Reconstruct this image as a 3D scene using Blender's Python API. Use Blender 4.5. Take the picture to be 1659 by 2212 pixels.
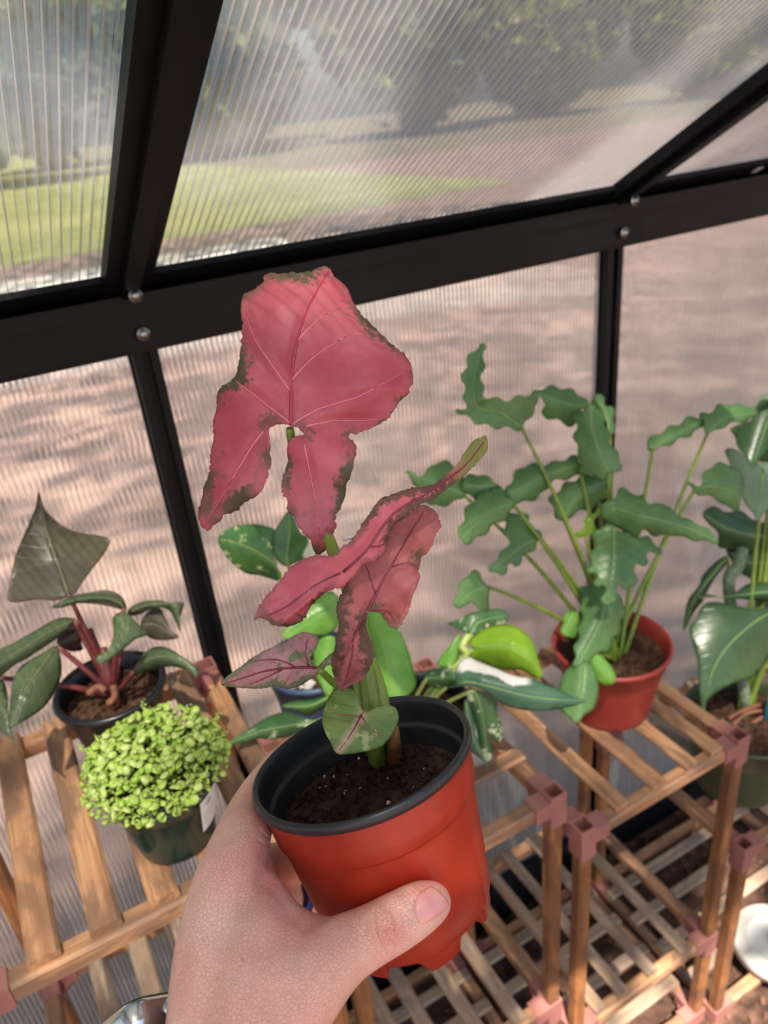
import bpy, bmesh, math, random
import numpy as np
from mathutils import Vector, Matrix
from mathutils.geometry import delaunay_2d_cdt
from mathutils.bvhtree import BVHTree
from mathutils import noise as mnoise

for o in list(bpy.data.objects):
    bpy.data.objects.remove(o)
random.seed(7)
rng = np.random.default_rng(7)
scene = bpy.context.scene
COL = scene.collection

# ---------------------------------------------------------------- camera
# rows: world x (along the wall), y (out through the wall), z (up) in camera axes
M = np.array([[0.87083636, -0.29764134, 0.39122073],
              [-0.48269384, -0.36717518, 0.79510316],
              [-0.09300903, -0.88124459, -0.46341914]])
FPX = 1690.637
CX, CY = 829.5, 1106.0
CAMH = 1.35
CAM = np.array([0.0, 0.0, CAMH])
cd = bpy.data.cameras.new('camera')
cam = bpy.data.objects.new('camera', cd)
COL.objects.link(cam)
mw = Matrix.Identity(4)
for i in range(3):
    mw[i][0] = M[i, 0]
    mw[i][1] = -M[i, 1]
    mw[i][2] = -M[i, 2]
    mw[i][3] = CAM[i]
cam.matrix_world = mw
cd.sensor_fit = 'HORIZONTAL'
cd.sensor_width = 36.0
cd.lens = FPX / 1659.0 * 36.0
cd.clip_start = 0.02
cd.clip_end = 300
cd.dof.use_dof = True
cd.dof.focus_distance = 0.335
cd.dof.aperture_fstop = 16.0
scene.camera = cam

# ---------------------------------------------------------------- light
world = bpy.data.worlds.new('world')
scene.world = world
world.use_nodes = True
wn = world.node_tree
wn.nodes.clear()
sky = wn.nodes.new('ShaderNodeTexSky')
sky.sky_type = 'NISHITA'
sky.sun_disc = False
SUN_EL, SUN_TO = math.radians(62), np.array([-0.20, -0.42])
sky.sun_elevation = SUN_EL
sky.air_density = 1.0
sky.dust_density = 2.5
bg = wn.nodes.new('ShaderNodeBackground')
bg.inputs['Strength'].default_value = 0.27
wo = wn.nodes.new('ShaderNodeOutputWorld')
wn.links.new(sky.outputs[0], bg.inputs[0])
wn.links.new(bg.outputs[0], wo.inputs[0])
hv = SUN_TO / np.linalg.norm(SUN_TO)
SUNV = np.array([hv[0] * math.cos(SUN_EL), hv[1] * math.cos(SUN_EL), math.sin(SUN_EL)])
sky.sun_rotation = math.atan2(hv[0], hv[1])
sl = bpy.data.lights.new('sun_offscreen', 'SUN')
sl.energy = 17.5
sl.angle = math.radians(0.6)
sl.color = (1.0, 0.93, 0.84)
so = bpy.data.objects.new('sun_offscreen', sl)
COL.objects.link(so)
so.rotation_euler = Vector(SUNV).to_track_quat('Z', 'Y').to_euler()
so.location = (0, 0, 12)
scene.view_settings.view_transform = 'Standard'
scene.view_settings.look = 'None'
scene.view_settings.gamma = 1.0
scene.view_settings.use_curve_mapping = False
scene.view_settings.exposure = 0.02
cy = scene.cycles
cy.max_bounces = 6
cy.diffuse_bounces = 3
cy.glossy_bounces = 2
cy.transmission_bounces = 5
cy.transparent_max_bounces = 8
cy.caustics_reflective = False

# ---------------------------------------------------------------- helpers
def ray(px, py):
    return M @ np.array([(px - CX) / FPX, (py - CY) / FPX, 1.0])

def W(px, py, d):
    return CAM + ray(px, py) * d

def onz(px, py, z):
    r = ray(px, py)
    return CAM + r * ((z - CAMH) / r[2])

def proj(P):
    c = (np.asarray(P) - CAM) @ M
    return CX + FPX * c[..., 0] / c[..., 2], CY + FPX * c[..., 1] / c[..., 2], c[..., 2]

def depth(P):
    return float(((np.asarray(P) - CAM) @ M)[2])

ORG = {}

def org(parent):
    return ORG.get(parent.name, np.zeros(3)) if parent else np.zeros(3)

def link(o, parent=None):
    COL.objects.link(o)
    if parent:
        o.parent = parent

def tag(o, label=None, cat=None, group=None, kind=None):
    if label:
        o['label'] = label
    if cat:
        o['category'] = cat
    if group:
        o['group'] = group
    if kind:
        o['kind'] = kind
    return o

def empty(name, loc, label=None, cat=None, group=None, kind=None, parent=None):
    o = bpy.data.objects.new(name, None)
    link(o, parent)
    p0 = org(parent)
    o.location = Vector(np.array(loc) - p0)
    o.empty_display_size = 0.05
    ORG[o.name] = np.array(loc, float)
    return tag(o, label, cat, group, kind)

def mobj(name, verts, faces, mat, parent=None, smooth=True, loc=None):
    """mesh object from world coordinates"""
    v = np.asarray(verts, float)
    base = org(parent)
    lo = np.zeros(3)
    if parent is None or loc is not None:
        lo = np.array(loc, float) if loc is not None else np.array([v[:, 0].mean(), v[:, 1].mean(), v[:, 2].min()])
    me = bpy.data.meshes.new(name)
    if parent is not None and loc is None:
        vv = v - base
        oloc = np.zeros(3)
        ow = base
    else:
        vv = v - lo
        oloc = lo - base
        ow = lo
    me.from_pydata([tuple(p) for p in vv], [], [tuple(int(i) for i in f) for f in faces])
    me.update()
    if mat:
        me.materials.append(mat)
    if smooth:
        me.polygons.foreach_set('use_smooth', [True] * len(me.polygons))
    o = bpy.data.objects.new(name, me)
    link(o, parent)
    o.location = Vector(oloc)
    ORG[o.name] = np.array(ow, float)
    return o

class MB:
    def __init__(self):
        self.v = []
        self.f = []

    def add(self, v, f):
        n = len(self.v)
        self.v.extend([tuple(p) for p in v])
        self.f.extend([tuple(i + n for i in q) for q in f])

    def box(self, a, b):
        x0, y0, z0 = a
        x1, y1, z1 = b
        self.add([(x0, y0, z0), (x1, y0, z0), (x1, y1, z0), (x0, y1, z0), (x0, y0, z1), (x1, y0, z1), (x1, y1, z1), (x0, y1, z1)],
                 [(0, 3, 2, 1), (4, 5, 6, 7), (0, 1, 5, 4), (1, 2, 6, 5), (2, 3, 7, 6), (3, 0, 4, 7)])

    def build(self, name, mat, parent=None, smooth=False, loc=None):
        return mobj(name, self.v, self.f, mat, parent, smooth, loc)

def tube_vf(pts, rad, n=8, cap=True):
    pts = [np.asarray(p, float) for p in pts]
    if not hasattr(rad, '__len__'):
        rad = [rad] * len(pts)
    v, f = [], []
    t0 = pts[1] - pts[0]
    a = np.cross(t0, [0.3, 0.2, 0.93])
    if np.linalg.norm(a) < 1e-9:
        a = np.cross(t0, [1, 0, 0])
    for i, p in enumerate(pts):
        t = pts[min(i + 1, len(pts) - 1)] - pts[max(i - 1, 0)]
        t = t / (np.linalg.norm(t) + 1e-12)
        a = a - t * (a @ t)
        a = a / (np.linalg.norm(a) + 1e-12)
        b = np.cross(t, a)
        for k in range(n):
            th = 2 * math.pi * k / n
            v.append(p + rad[i] * (a * math.cos(th) + b * math.sin(th)))
    for i in range(len(pts) - 1):
        for k in range(n):
            f.append((i * n + k, i * n + (k + 1) % n, (i + 1) * n + (k + 1) % n, (i + 1) * n + k))
    if cap:
        f.append(tuple(range(n - 1, -1, -1)))
        f.append(tuple(range((len(pts) - 1) * n, len(pts) * n)))
    return v, f

def crom(pts, per=6, closed=False):
    P = [np.asarray(p, float) for p in pts]
    n = len(P)
    out = []
    rg = range(n) if closed else range(n - 1)
    for i in rg:
        if closed:
            p0, p1, p2, p3 = P[i - 1], P[i], P[(i + 1) % n], P[(i + 2) % n]
        else:
            p0, p1, p2, p3 = P[max(i - 1, 0)], P[i], P[i + 1], P[min(i + 2, n - 1)]
        for k in range(per):
            t = k / per
            out.append(0.5 * ((2 * p1) + (p2 - p0) * t + (2 * p0 - 5 * p1 + 4 * p2 - p3) * t * t + (3 * p1 - p0 - 3 * p2 + p3) * t ** 3))
    if not closed:
        out.append(P[-1])
    return out

def bez(p0, p1, p2, n=10):
    p0, p1, p2 = map(lambda q: np.asarray(q, float), (p0, p1, p2))
    return [(1 - t) ** 2 * p0 + 2 * t * (1 - t) * p1 + t * t * p2 for t in np.linspace(0, 1, n)]

def tube(name, pts, rad, mat, parent=None, n=8):
    v, f = tube_vf(pts, rad, n)
    return mobj(name, v, f, mat, parent, True)

def lathe_vf(prof, c, ax=(0, 0, 1), n=48, fn=None, closed=False):
    c = np.asarray(c, float)
    ax = np.asarray(ax, float)
    ax = ax / np.linalg.norm(ax)
    a = np.cross([0, 1, 0] if abs(ax[1]) < 0.85 else [1, 0, 0], ax)
    a = a / np.linalg.norm(a)
    b = np.cross(ax, a)
    v, f = [], []
    for i, (r, h) in enumerate(prof):
        for k in range(n):
            th = 2 * math.pi * k / n
            rr, hh = (r, h) if fn is None else fn(r, h, th, i)
            v.append(c + ax * hh + rr * (a * math.cos(th) + b * math.sin(th)))
    m = len(prof)
    for i in range(m - 1 if not closed else m):
        j = (i + 1) % m
        for k in range(n):
            f.append((i * n + k, i * n + (k + 1) % n, j * n + (k + 1) % n, j * n + k))
    return v, f

# ---------------------------------------------------------------- materials
def srgb(r, g, b):
    def c(x):
        x /= 255.0
        return x / 12.92 if x <= 0.04045 else ((x + 0.055) / 1.055) ** 2.4
    return (c(r), c(g), c(b), 1.0)

class NT:
    def __init__(self, name):
        self.m = bpy.data.materials.new(name)
        self.m.use_nodes = True
        self.t = self.m.node_tree
        self.t.nodes.clear()
        self.out = self.t.nodes.new('ShaderNodeOutputMaterial')

    def n(self, typ, **kw):
        nd = self.t.nodes.new('ShaderNode' + typ)
        ins = kw.pop('ins', {})
        for k, v in kw.items():
            setattr(nd, k, v)
        for k, v in ins.items():
            s = nd.inputs[k]
            if isinstance(v, bpy.types.NodeSocket):
                self.t.links.new(v, s)
            else:
                s.default_value = v
        return nd

    def math(self, op, a, b=None, c=None, clamp=False):
        nd = self.t.nodes.new('ShaderNodeMath')
        nd.operation = op
        nd.use_clamp = clamp
        for i, x in enumerate((a, b, c)):
            if x is None:
                continue
            if isinstance(x, bpy.types.NodeSocket):
                self.t.links.new(x, nd.inputs[i])
            else:
                nd.inputs[i].default_value = x
        return nd.outputs[0]

    def mix(self, fac, a, b):
        nd = self.t.nodes.new('ShaderNodeMix')
        nd.data_type = 'RGBA'
        for s, x in ((nd.inputs[0], fac), (nd.inputs[6], a), (nd.inputs[7], b)):
            if isinstance(x, bpy.types.NodeSocket):
                self.t.links.new(x, s)
            else:
                s.default_value = x
        return nd.outputs[2]

    def ramp(self, x, lo, hi, a=0.0, b=1.0):
        nd = self.t.nodes.new('ShaderNodeMapRange')
        nd.interpolation_type = 'SMOOTHSTEP'
        self.t.links.new(x, nd.inputs[0])
        nd.inputs[1].default_value = lo
        nd.inputs[2].default_value = hi
        nd.inputs[3].default_value = a
        nd.inputs[4].default_value = b
        return nd.outputs[0]

    def noise(self, co, scale, detail=3.0, rough=0.55, dist=0.0):
        return self.n('TexNoise', ins={'Vector': co, 'Scale': scale, 'Detail': detail, 'Roughness': rough, 'Distortion': dist}).outputs[0]

    def obj(self, sc=None):
        co = self.n('TexCoord').outputs['Object']
        if sc:
            mp = self.n('Mapping', ins={'Vector': co, 'Scale': sc})
            return mp.outputs[0]
        return co

    def bump(self, h, dist, strength=1.0):
        return self.n('Bump', ins={'Height': h, 'Distance': dist, 'Strength': strength}).outputs[0]

    def attr(self, name):
        return self.n('Attribute', attribute_name=name).outputs['Fac']

    def principled(self, **ins):
        return self.n('BsdfPrincipled', ins=ins)

    def end(self, shader):
        self.t.links.new(shader, self.out.inputs[0])
        return self.m

    def mixs(self, fac, a, b):
        nd = self.t.nodes.new('ShaderNodeMixShader')
        if isinstance(fac, bpy.types.NodeSocket):
            self.t.links.new(fac, nd.inputs[0])
        else:
            nd.inputs[0].default_value = fac
        self.t.links.new(a, nd.inputs[1])
        self.t.links.new(b, nd.inputs[2])
        return nd.outputs[0]

def plain(name, col, rough=0.5, metal=0.0, var=0.12, scale=60.0, bumpd=0.0, spec=0.5):
    m = NT(name)
    co = m.obj()
    nz = m.noise(co, scale, 4)
    c2 = tuple(x * (1 - var * 2.2) for x in col[:3]) + (1,)
    c = m.mix(m.ramp(nz, 0.3, 0.7), col, c2)
    kw = {'Base Color': c, 'Roughness': rough, 'Metallic': metal, 'Specular IOR Level': spec}
    if bumpd:
        kw['Normal'] = m.bump(nz, bumpd)
    return m.end(m.principled(**kw).outputs[0])

def wood(name, light, dark, stain):
    m = NT(name)
    inf = m.n('ObjectInfo').outputs['Random']
    off = m.n('CombineXYZ', ins={0: m.math('MULTIPLY', inf, 7.0), 1: m.math('MULTIPLY', inf, 13.0), 2: inf})
    co = m.n('VectorMath', operation='ADD', ins={0: m.obj(), 1: off.outputs[0]}).outputs[0]
    mp = m.n('Mapping', ins={'Vector': co, 'Scale': (5.0, 110.0, 110.0)}).outputs[0]
    grain = m.noise(mp, 1.6, 5, 0.6, 0.8)
    mp2 = m.n('Mapping', ins={'Vector': co, 'Scale': (11.0, 24.0, 24.0)}).outputs[0]
    patch = m.noise(mp2, 1.0, 4, 0.6, 0.5)
    c = m.mix(m.ramp(grain, 0.35, 0.68), light, dark)
    c = m.mix(m.math('MULTIPLY', m.ramp(patch, 0.42, 0.60), 0.85), c, stain)
    c = m.mix(m.math('MULTIPLY', inf, 0.35), c, dark)
    p = m.principled(**{'Base Color': c, 'Roughness': 0.62, 'Normal': m.bump(grain, 0.0006, 0.6)})
    return m.end(p.outputs[0])

WOOD_ORANGE = wood('orange_pine', srgb(198, 152, 110), srgb(152, 104, 68), srgb(112, 86, 68))
WOOD_GREY = wood('weathered_pine', srgb(186, 160, 132), srgb(148, 118, 92), srgb(120, 102, 88))
WOOD_BROWN = wood('brown_fir', srgb(172, 116, 68), srgb(126, 78, 44), srgb(100, 66, 44))
JOINT = plain('pink_brown_plastic', srgb(158, 104, 94), 0.5, var=0.06, scale=25)
FRAME = plain('black_powder_coat', srgb(12, 13, 16), 0.5, var=0.15, scale=40, spec=0.2)
FRAME_LIT = plain('lit_black_metal', srgb(84, 86, 94), 0.45, var=0.12, scale=40, spec=0.3)  # lighter copy of the black frame metal, light put into its colour; unused
STEEL = plain('zinc_bolt', srgb(190, 190, 185), 0.3, 1.0, 0.2, 300)

def polycarb(name, period, axis=0, clear=0.28, hz=(0.16, 0.34)):
    m = NT(name)
    co = m.obj()
    sp = m.n('SeparateXYZ', ins={0: co})
    u = m.math('MULTIPLY', sp.outputs[axis], 2 * math.pi / period)
    wave = m.math('SINE', u)
    low = m.noise(co, 9.0, 3)
    nrm = m.bump(m.math('ADD', wave, m.math('MULTIPLY', low, 1.2)), 0.00028, 1.0)
    tr = m.n('BsdfTransparent', ins={'Color': (0.93, 0.93, 0.92, 1)})
    rf = m.n('BsdfRefraction', ins={'Color': (0.96, 0.95, 0.94, 1), 'Roughness': 0.06, 'IOR': 1.38, 'Normal': nrm})
    df = m.n('BsdfDiffuse', ins={'Color': (0.80, 0.79, 0.78, 1)})
    tl = m.n('BsdfTranslucent', ins={'Color': (0.84, 0.83, 0.82, 1)})
    gl = m.n('BsdfGlossy', ins={'Color': (0.9, 0.9, 0.9, 1), 'Roughness': 0.12, 'Normal': nrm})
    dirt = m.ramp(m.noise(co, 30.0, 5, 0.7), 0.45, 0.8, hz[0], hz[1])
    haze = m.mixs(0.72, df.outputs[0], tl.outputs[0])
    see = m.mixs(1 - clear, tr.outputs[0], rf.outputs[0])
    a = m.mixs(dirt, see, haze)
    fr = m.n('Fresnel', ins={'IOR': 1.35})
    b = m.mixs(m.math('MULTIPLY', fr.outputs[0], 0.5), a, gl.outputs[0])
    return m.end(b)

def rib_mat():
    m = NT('flute_web')
    tr = m.n('BsdfTransparent', ins={'Color': (0.9, 0.9, 0.9, 1)})
    df = m.n('BsdfDiffuse', ins={'Color': (0.82, 0.81, 0.80, 1)})
    tl = m.n('BsdfTranslucent', ins={'Color': (0.86, 0.85, 0.84, 1)})
    h = m.mixs(0.6, df.outputs[0], tl.outputs[0])
    return m.end(m.mixs(0.55, tr.outputs[0], h))

# ---------------------------------------------------------------- ground and outdoors
def ground_mat(name, a, b, c, scale, bumpd):
    m = NT(name)
    co = m.obj()
    n1 = m.noise(co, scale, 6, 0.65, 0.4)
    n2 = m.noise(co, scale * 0.12, 3)
    vor = m.n('TexVoronoi', ins={'Vector': co, 'Scale': scale * 1.4}).outputs['Distance']
    col = m.mix(m.ramp(n1, 0.35, 0.68), a, b)
    col = m.mix(m.ramp(n2, 0.42, 0.62, 0.0, 0.6), col, c)
    p = m.principled(**{'Base Color': col, 'Roughness': 0.9, 'Specular IOR Level': 0.2,
                        'Normal': m.bump(m.math('ADD', n1, vor), bumpd)})
    return m.end(p.outputs[0])

MULCH = ground_mat('bark_mulch', srgb(178, 150, 138), srgb(104, 84, 76), srgb(148, 124, 113), 6.0, 0.03)
MULCH2 = ground_mat('far_brown_ground', srgb(138, 122, 98), srgb(92, 84, 64), srgb(120, 110, 84), 2.0, 0.05)  # far ground, a darker and more olive brown than the near mulch
SOILFLOOR = ground_mat('dark_bark_floor', srgb(106, 78, 62), srgb(48, 33, 27), srgb(70, 50, 41), 26.0, 0.008)
LAWN = ground_mat('mown_lawn', srgb(150, 152, 90), srgb(102, 112, 60), srgb(168, 164, 104), 3.0, 0.03)
GRAVEL = ground_mat('pale_gravel', srgb(232, 226, 214), srgb(206, 198, 186), srgb(226, 220, 210), 5.0, 0.01)

YW = 0.787
m_ = MB()
m_.box((-1.6, -1.6, -0.05), (2.6, YW + 0.02, 0.0))
floor = m_.build('floor', SOILFLOOR)
tag(floor, 'dark bark and soil floor under the plant stands', None, None, 'structure')
m_ = MB()
m_.box((-30, YW + 0.02, -0.08), (70, 20.0, -0.015))
tag(m_.build('ground', MULCH), 'brown mulch ground outside the clear wall', None, None, 'structure')
m_ = MB()
m_.box((-30, -18, -0.08), (34, -1.6, -0.015))
tag(m_.build('ground', MULCH), 'brown mulch ground on the sunny side of the greenhouse', None, None, 'structure')
m_ = MB()
m_.box((-3.0, 7.0, -0.03), (3.6, 9.6, -0.010))
tag(m_.build('ground', GRAVEL), 'pale gravel pad on the mulch beside the lawn', None, None, 'structure')
m_ = MB()
m_.box((-60, 11.0, -0.04), (8.5, 90, -0.010))
tag(m_.build('ground', LAWN), 'sunlit yellow green lawn beyond the gravel', None, None, 'structure')
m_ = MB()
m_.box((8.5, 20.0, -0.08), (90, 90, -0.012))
tag(m_.build('ground', MULCH2), 'brown ground under the far trees', None, None, 'structure')
# bark chips on the floor
v, f = [], []
for i in range(1500):
    x, y = random.uniform(-0.4, 1.5), random.uniform(0.15, 0.77)
    L, wd = random.uniform(0.006, 0.022), random.uniform(0.003, 0.008)
    an = random.uniform(0, math.pi)
    ca, sa = math.cos(an), math.sin(an)
    z = random.uniform(0.0, 0.004)
    h = random.uniform(0.001, 0.004)
    tl = random.uniform(-0.3, 0.3)
    b = len(v)
    for s, t, q in ((-1, -1, 0), (1, -1, 0), (1, 1, 0), (-1, 1, 0), (-.8, -.7, 1), (.8, -.6, 1), (.7, .8, 1), (-.7, .6, 1)):
        v.append((x + s * L * ca / 2 - t * wd * sa / 2, y + s * L * sa / 2 + t * wd * ca / 2, z + q * h + s * tl * L / 4))
    f += [(b + i0, b + i1, b + i2, b + i3) for i0, i1, i2, i3 in ((4, 5, 6, 7), (0, 1, 5, 4), (1, 2, 6, 5), (2, 3, 7, 6), (3, 0, 4, 7))]
CHIP = plain('bark_chip', srgb(122, 86, 66), 0.85, var=0.3, scale=120)
tag(mobj('bark_chips', v, f, CHIP, floor, False), None, None, None, 'stuff')

def foliage_mat(name, a, b):
    m = NT(name)
    nz = m.noise(m.obj(), 1.6, 3)
    c = m.mix(m.ramp(nz, 0.35, 0.65), a, b)
    p = m.principled(**{'Base Color': c, 'Roughness': 0.6})
    t = m.n('BsdfTranslucent', ins={'Color': c})
    return m.end(m.mixs(0.35, p.outputs[0], t.outputs[0]))

FOL = [foliage_mat('dark_tree_leaves', srgb(70, 84, 44), srgb(120, 132, 66)),
       foliage_mat('pale_tree_leaves', srgb(104, 118, 62), srgb(158, 166, 92)),
       foliage_mat('shade_tree_leaves', srgb(84, 104, 50), srgb(120, 136, 70))]
BARK = plain('tree_bark', srgb(96, 80, 66), 0.9, var=0.3, scale=8)

def leaf_cloud(c, r, n, size, thr=0.0, nscale=0.5, seed=0):
    rg = np.random.default_rng(seed)
    v, f = [], []
    k = 0
    while k < n:
        p = rg.uniform(-1, 1, 3)
        if p @ p > 1:
            continue
        q = np.asarray(c) + p * np.asarray(r)
        if thr is not None and mnoise.noise(Vector(q * nscale)) < thr:
            continue
        a = rg.normal(size=3)
        a /= np.linalg.norm(a)
        b = np.cross(a, rg.normal(size=3))
        b /= np.linalg.norm(b)
        s = size * rg.uniform(0.6, 1.3)
        i = len(v)
        v += [q - a * s, q + b * s * 0.5, q + a * s, q - b * s * 0.5]
        f.append((i, i + 1, i + 2, i + 3))
        k += 1
    return v, f

def tree(base, h, r, n, size, mat, label, group=None, thr=-0.1, ns=0.5, seed=0, zc=None):
    t = empty('tree', base, label, 'tree', group)
    zc = zc or h * 0.62
    v, f = leaf_cloud((base[0], base[1], zc), r, n, size, thr, ns, seed)
    cr = mobj('crown', v, f, mat, t, False)
    pts = [np.array(base) + [0.15 * math.sin(i * 1.3 + seed), 0.1 * math.cos(i + seed), zc * i / 5] for i in range(6)]
    tube('trunk', pts, [h * 0.028 * (1 - 0.12 * i) for i in range(6)], BARK, t, 10)
    for j in range(5):
        th = seed + j * 1.26
        p0 = pts[3] + [0, 0, j * 0.2]
        p2 = p0 + np.array([math.cos(th) * r[0] * 0.6, math.sin(th) * r[1] * 0.6, r[2] * 0.5])
        tube('branch', bez(p0, (p0 + p2) / 2 - [0, 0, 0.3], p2, 6), [h * 0.012 * (1 - 0.14 * i) for i in range(6)], BARK, t, 6)
    return t

far = [(0.6, 29, 13, 0), (9.5, 31, 15, 0), (17.8, 30, 13, 0), (26, 32, 11, 1), (34.5, 30, 8, 1), (43, 31, 6, 0), (5.4, 39, 16, 0), (14.5, 40, 15, 0)]
TLAB = ['dark green leafy tree flanking the tallest one beyond the lawn', 'tallest dark green leafy tree in the row beyond the lawn',
        'dark green leafy tree flanking the tallest one beyond the lawn', 'taller pale green tree in the row past the lawn',
        'shorter pale green tree in the row past the lawn', 'lowest dark green tree closing the row of trees',
        'dark tree standing behind a gap in the row beyond the lawn', 'dark tree standing behind a gap in the row beyond the lawn']
for i, (x, y, h, k) in enumerate(far):
    tree((x, y, 0), h, (4.1, 3.4, h * 0.49), 6500, 0.42, FOL[k], TLAB[i],
         'trees in the row beyond the lawn', -0.2, 0.35, i + 3, h * 0.5)
# shade tree whose crown breaks the sun into patches
st = empty('tree', (-5.0, -2.5, 0), 'tall shade tree leaning over the greenhouse roof', 'tree')
CC = np.array([1.6, 3.0, 0]) + SUNV * (5.2 / SUNV[2])
v, f = leaf_cloud(CC, (8.5, 6.5, 0.9), 15000, 0.125, 0.06, 2.4, 23)
v = [np.asarray(p) + [-0.6667, 1.8333, 0.0] for p in v]
mobj('crown', v, f, FOL[2], st, False)
tr_pts = bez((-5.0, -2.5, 0), (-5.2, -2.0, 4.0), (CC[0] - 3, CC[1] - 2, 5.0), 9)
tube('trunk', tr_pts, [0.26 - 0.022 * i for i in range(9)], BARK, st, 12)
for j in range(6):
    p0 = tr_pts[6]
    th = j * 1.05
    p2 = np.array([CC[0] + 5 * math.cos(th), CC[1] + 4 * math.sin(th), 5.2])
    tube('branch', bez(p0, (p0 + p2) / 2 + [0, 0, 0.5], p2, 7), [0.08 - 0.01 * i for i in range(7)], BARK, st, 6)

# ---------------------------------------------------------------- greenhouse wall
wall = empty('wall_back', (0.445, YW, 0), kind='structure')
ceil = empty('ceiling', (0.445, YW, 1.2), kind='structure')
P0X, BAY = 0.142, 0.608
posts = [P0X + BAY * k for k in range(-2, 4)]
ZB0, ZB1 = 1.162, 1.213
for x in posts:
    b = MB()
    w = 0.0125
    b.box((x - w, YW - 0.012, 0.02), (x - 0.004, YW + 0.012, ZB0 + 0.01))
    b.box((x + 0.004, YW - 0.012, 0.02), (x + w, YW + 0.012, ZB0 + 0.01))
    b.box((x - 0.004, YW - 0.005, 0.02), (x + 0.004, YW + 0.012, ZB0 + 0.01))
    b.box((x - w - 0.002, YW + 0.003, 0.02), (x + w + 0.002, YW + 0.008, ZB0 + 0.01))
    b.build('post', FRAME, wall, loc=(x, YW, 0.02))
b = MB()
b.box((posts[0], YW - 0.02, ZB0), (posts[-1], YW + 0.014, ZB1))
b.box((posts[0], YW - 0.024, ZB0 + 0.036), (posts[-1], YW - 0.02, ZB1))
b.box((posts[0], YW - 0.013, ZB0 - 0.006), (posts[-1], YW + 0.01, ZB0))
b.build('eave_beam', FRAME, wall)
b = MB()
b.box((posts[0], YW - 0.022, 0.0), (posts[-1], YW + 0.03, 0.075))
b.box((posts[0], YW - 0.03, 0.065), (posts[-1], YW + 0.0, 0.09))
b.build('base_rail', FRAME, wall)
PCW = polycarb('ribbed_wall_polycarbonate', 0.0058, 0, 0.45, (0.05, 0.14))
PCR = polycarb('ribbed_roof_polycarbonate', 0.0075, 0, 0.82, (0.08, 0.18))
RIB = rib_mat()

def pane(parent, name, w, h, mat, period, mtx, t=0.004):
    """sheet in local x (width) / y (length along flutes) / z (thickness)"""
    b = MB()
    b.box((-w / 2, 0, -t / 2), (w / 2, h, t / 2))
    me = bpy.data.meshes.new(name)
    me.from_pydata(b.v, [], b.f)
    me.materials.append(mat)
    o = bpy.data.objects.new(name, me)
    link(o, parent)
    o.matrix_local = Matrix.Translation(-Vector(org(parent))) @ mtx
    r = MB()
    n = int(w / period)
    for i in range(n):
        x = -w / 2 + (i + 0.5) * period
        ww = 0.0004 * random.uniform(0.7, 1.5)
        r.box((x - ww, 0.001, t / 2 + 0.0001), (x + ww, h - 0.001, t / 2 + 0.0014))
    me2 = bpy.data.meshes.new('flutes')
    me2.from_pydata(r.v, [], r.f)
    me2.materials.append(RIB)
    o2 = bpy.data.objects.new('flutes', me2)
    link(o2, o)
    o2['kind'] = 'stuff'
    return o

for i in range(len(posts) - 1):
    xc = (posts[i] + posts[i + 1]) / 2
    # local x -> world x, local y -> world z, local z -> world -y
    mt = Matrix(((1, 0, 0, xc), (0, 0, -1, YW + 0.006), (0, 1, 0, 0.07), (0, 0, 0, 1)))
    pane(wall, 'pane', BAY - 0.02, ZB0 - 0.06, PCW, 0.0058, mt)

# roof slope
SL = math.radians(29.9)
cs, sn = math.cos(SL), math.sin(SL)
RL = 1.12          # slope length
EZ = 1.212         # eave height of the roof plane
def roofpt(x, s, n=0.0):
    """s metres up the slope from the eave, n along the inner (downward) normal"""
    return np.array([x, YW - 0.004 - s * cs - n * sn, EZ + s * sn - n * cs])
for i in range(len(posts) - 1):
    xc = (posts[i] + posts[i + 1]) / 2
    o = roofpt(xc, 0.02, -0.012)
    # inner normal points down: local z -> inner normal
    X_ = np.array([1, 0, 0]); Y_ = np.array([0, -cs, sn]); Z_ = np.array([0, -sn, -cs])
    mt = Matrix.Identity(4)
    for r_ in range(3):
        mt[r_][0], mt[r_][1], mt[r_][2], mt[r_][3] = -X_[r_], Y_[r_], Z_[r_], o[r_]
    pane(ceil, 'pane', BAY - 0.02, RL - 0.02, PCR, 0.0075, mt)

def roofbox(b, x0, x1, s0, s1, n0, n1):
    c = [roofpt(x, s, n) for n in (n0, n1) for (x, s) in ((x0, s0), (x1, s0), (x1, s1), (x0, s1))]
    b.add(c, [(0, 3, 2, 1), (4, 5, 6, 7), (0, 1, 5, 4), (1, 2, 6, 5), (2, 3, 7, 6), (3, 0, 4, 7)])
for x in posts:
    b = MB()
    roofbox(b, x - 0.026, x + 0.002, 0.0, RL, -0.008, 0.004)
    roofbox(b, x - 0.012, x + 0.004, 0.0, RL, 0.004, 0.012)
    roofbox(b, x + 0.006, x + 0.019, 0.0, RL, -0.008, 0.002)
    roofbox(b, x + 0.002, x + 0.006, 0.0, RL, -0.008, -0.002)
    b.build('rafter', FRAME, ceil, loc=roofpt(x, 0, 0))
b = MB()
roofbox(b, posts[0], posts[-1], -0.012, 0.036, -0.006, 0.0)
roofbox(b, posts[0], posts[-1], -0.012, 0.0, 0.0, 0.006)
b.build('glazing_sill', FRAME, ceil)
b = MB()
roofbox(b, posts[0], posts[-1], RL - 0.03, RL + 0.03, -0.012, 0.02)
b.build('ridge_beam', FRAME, ceil)

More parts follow.
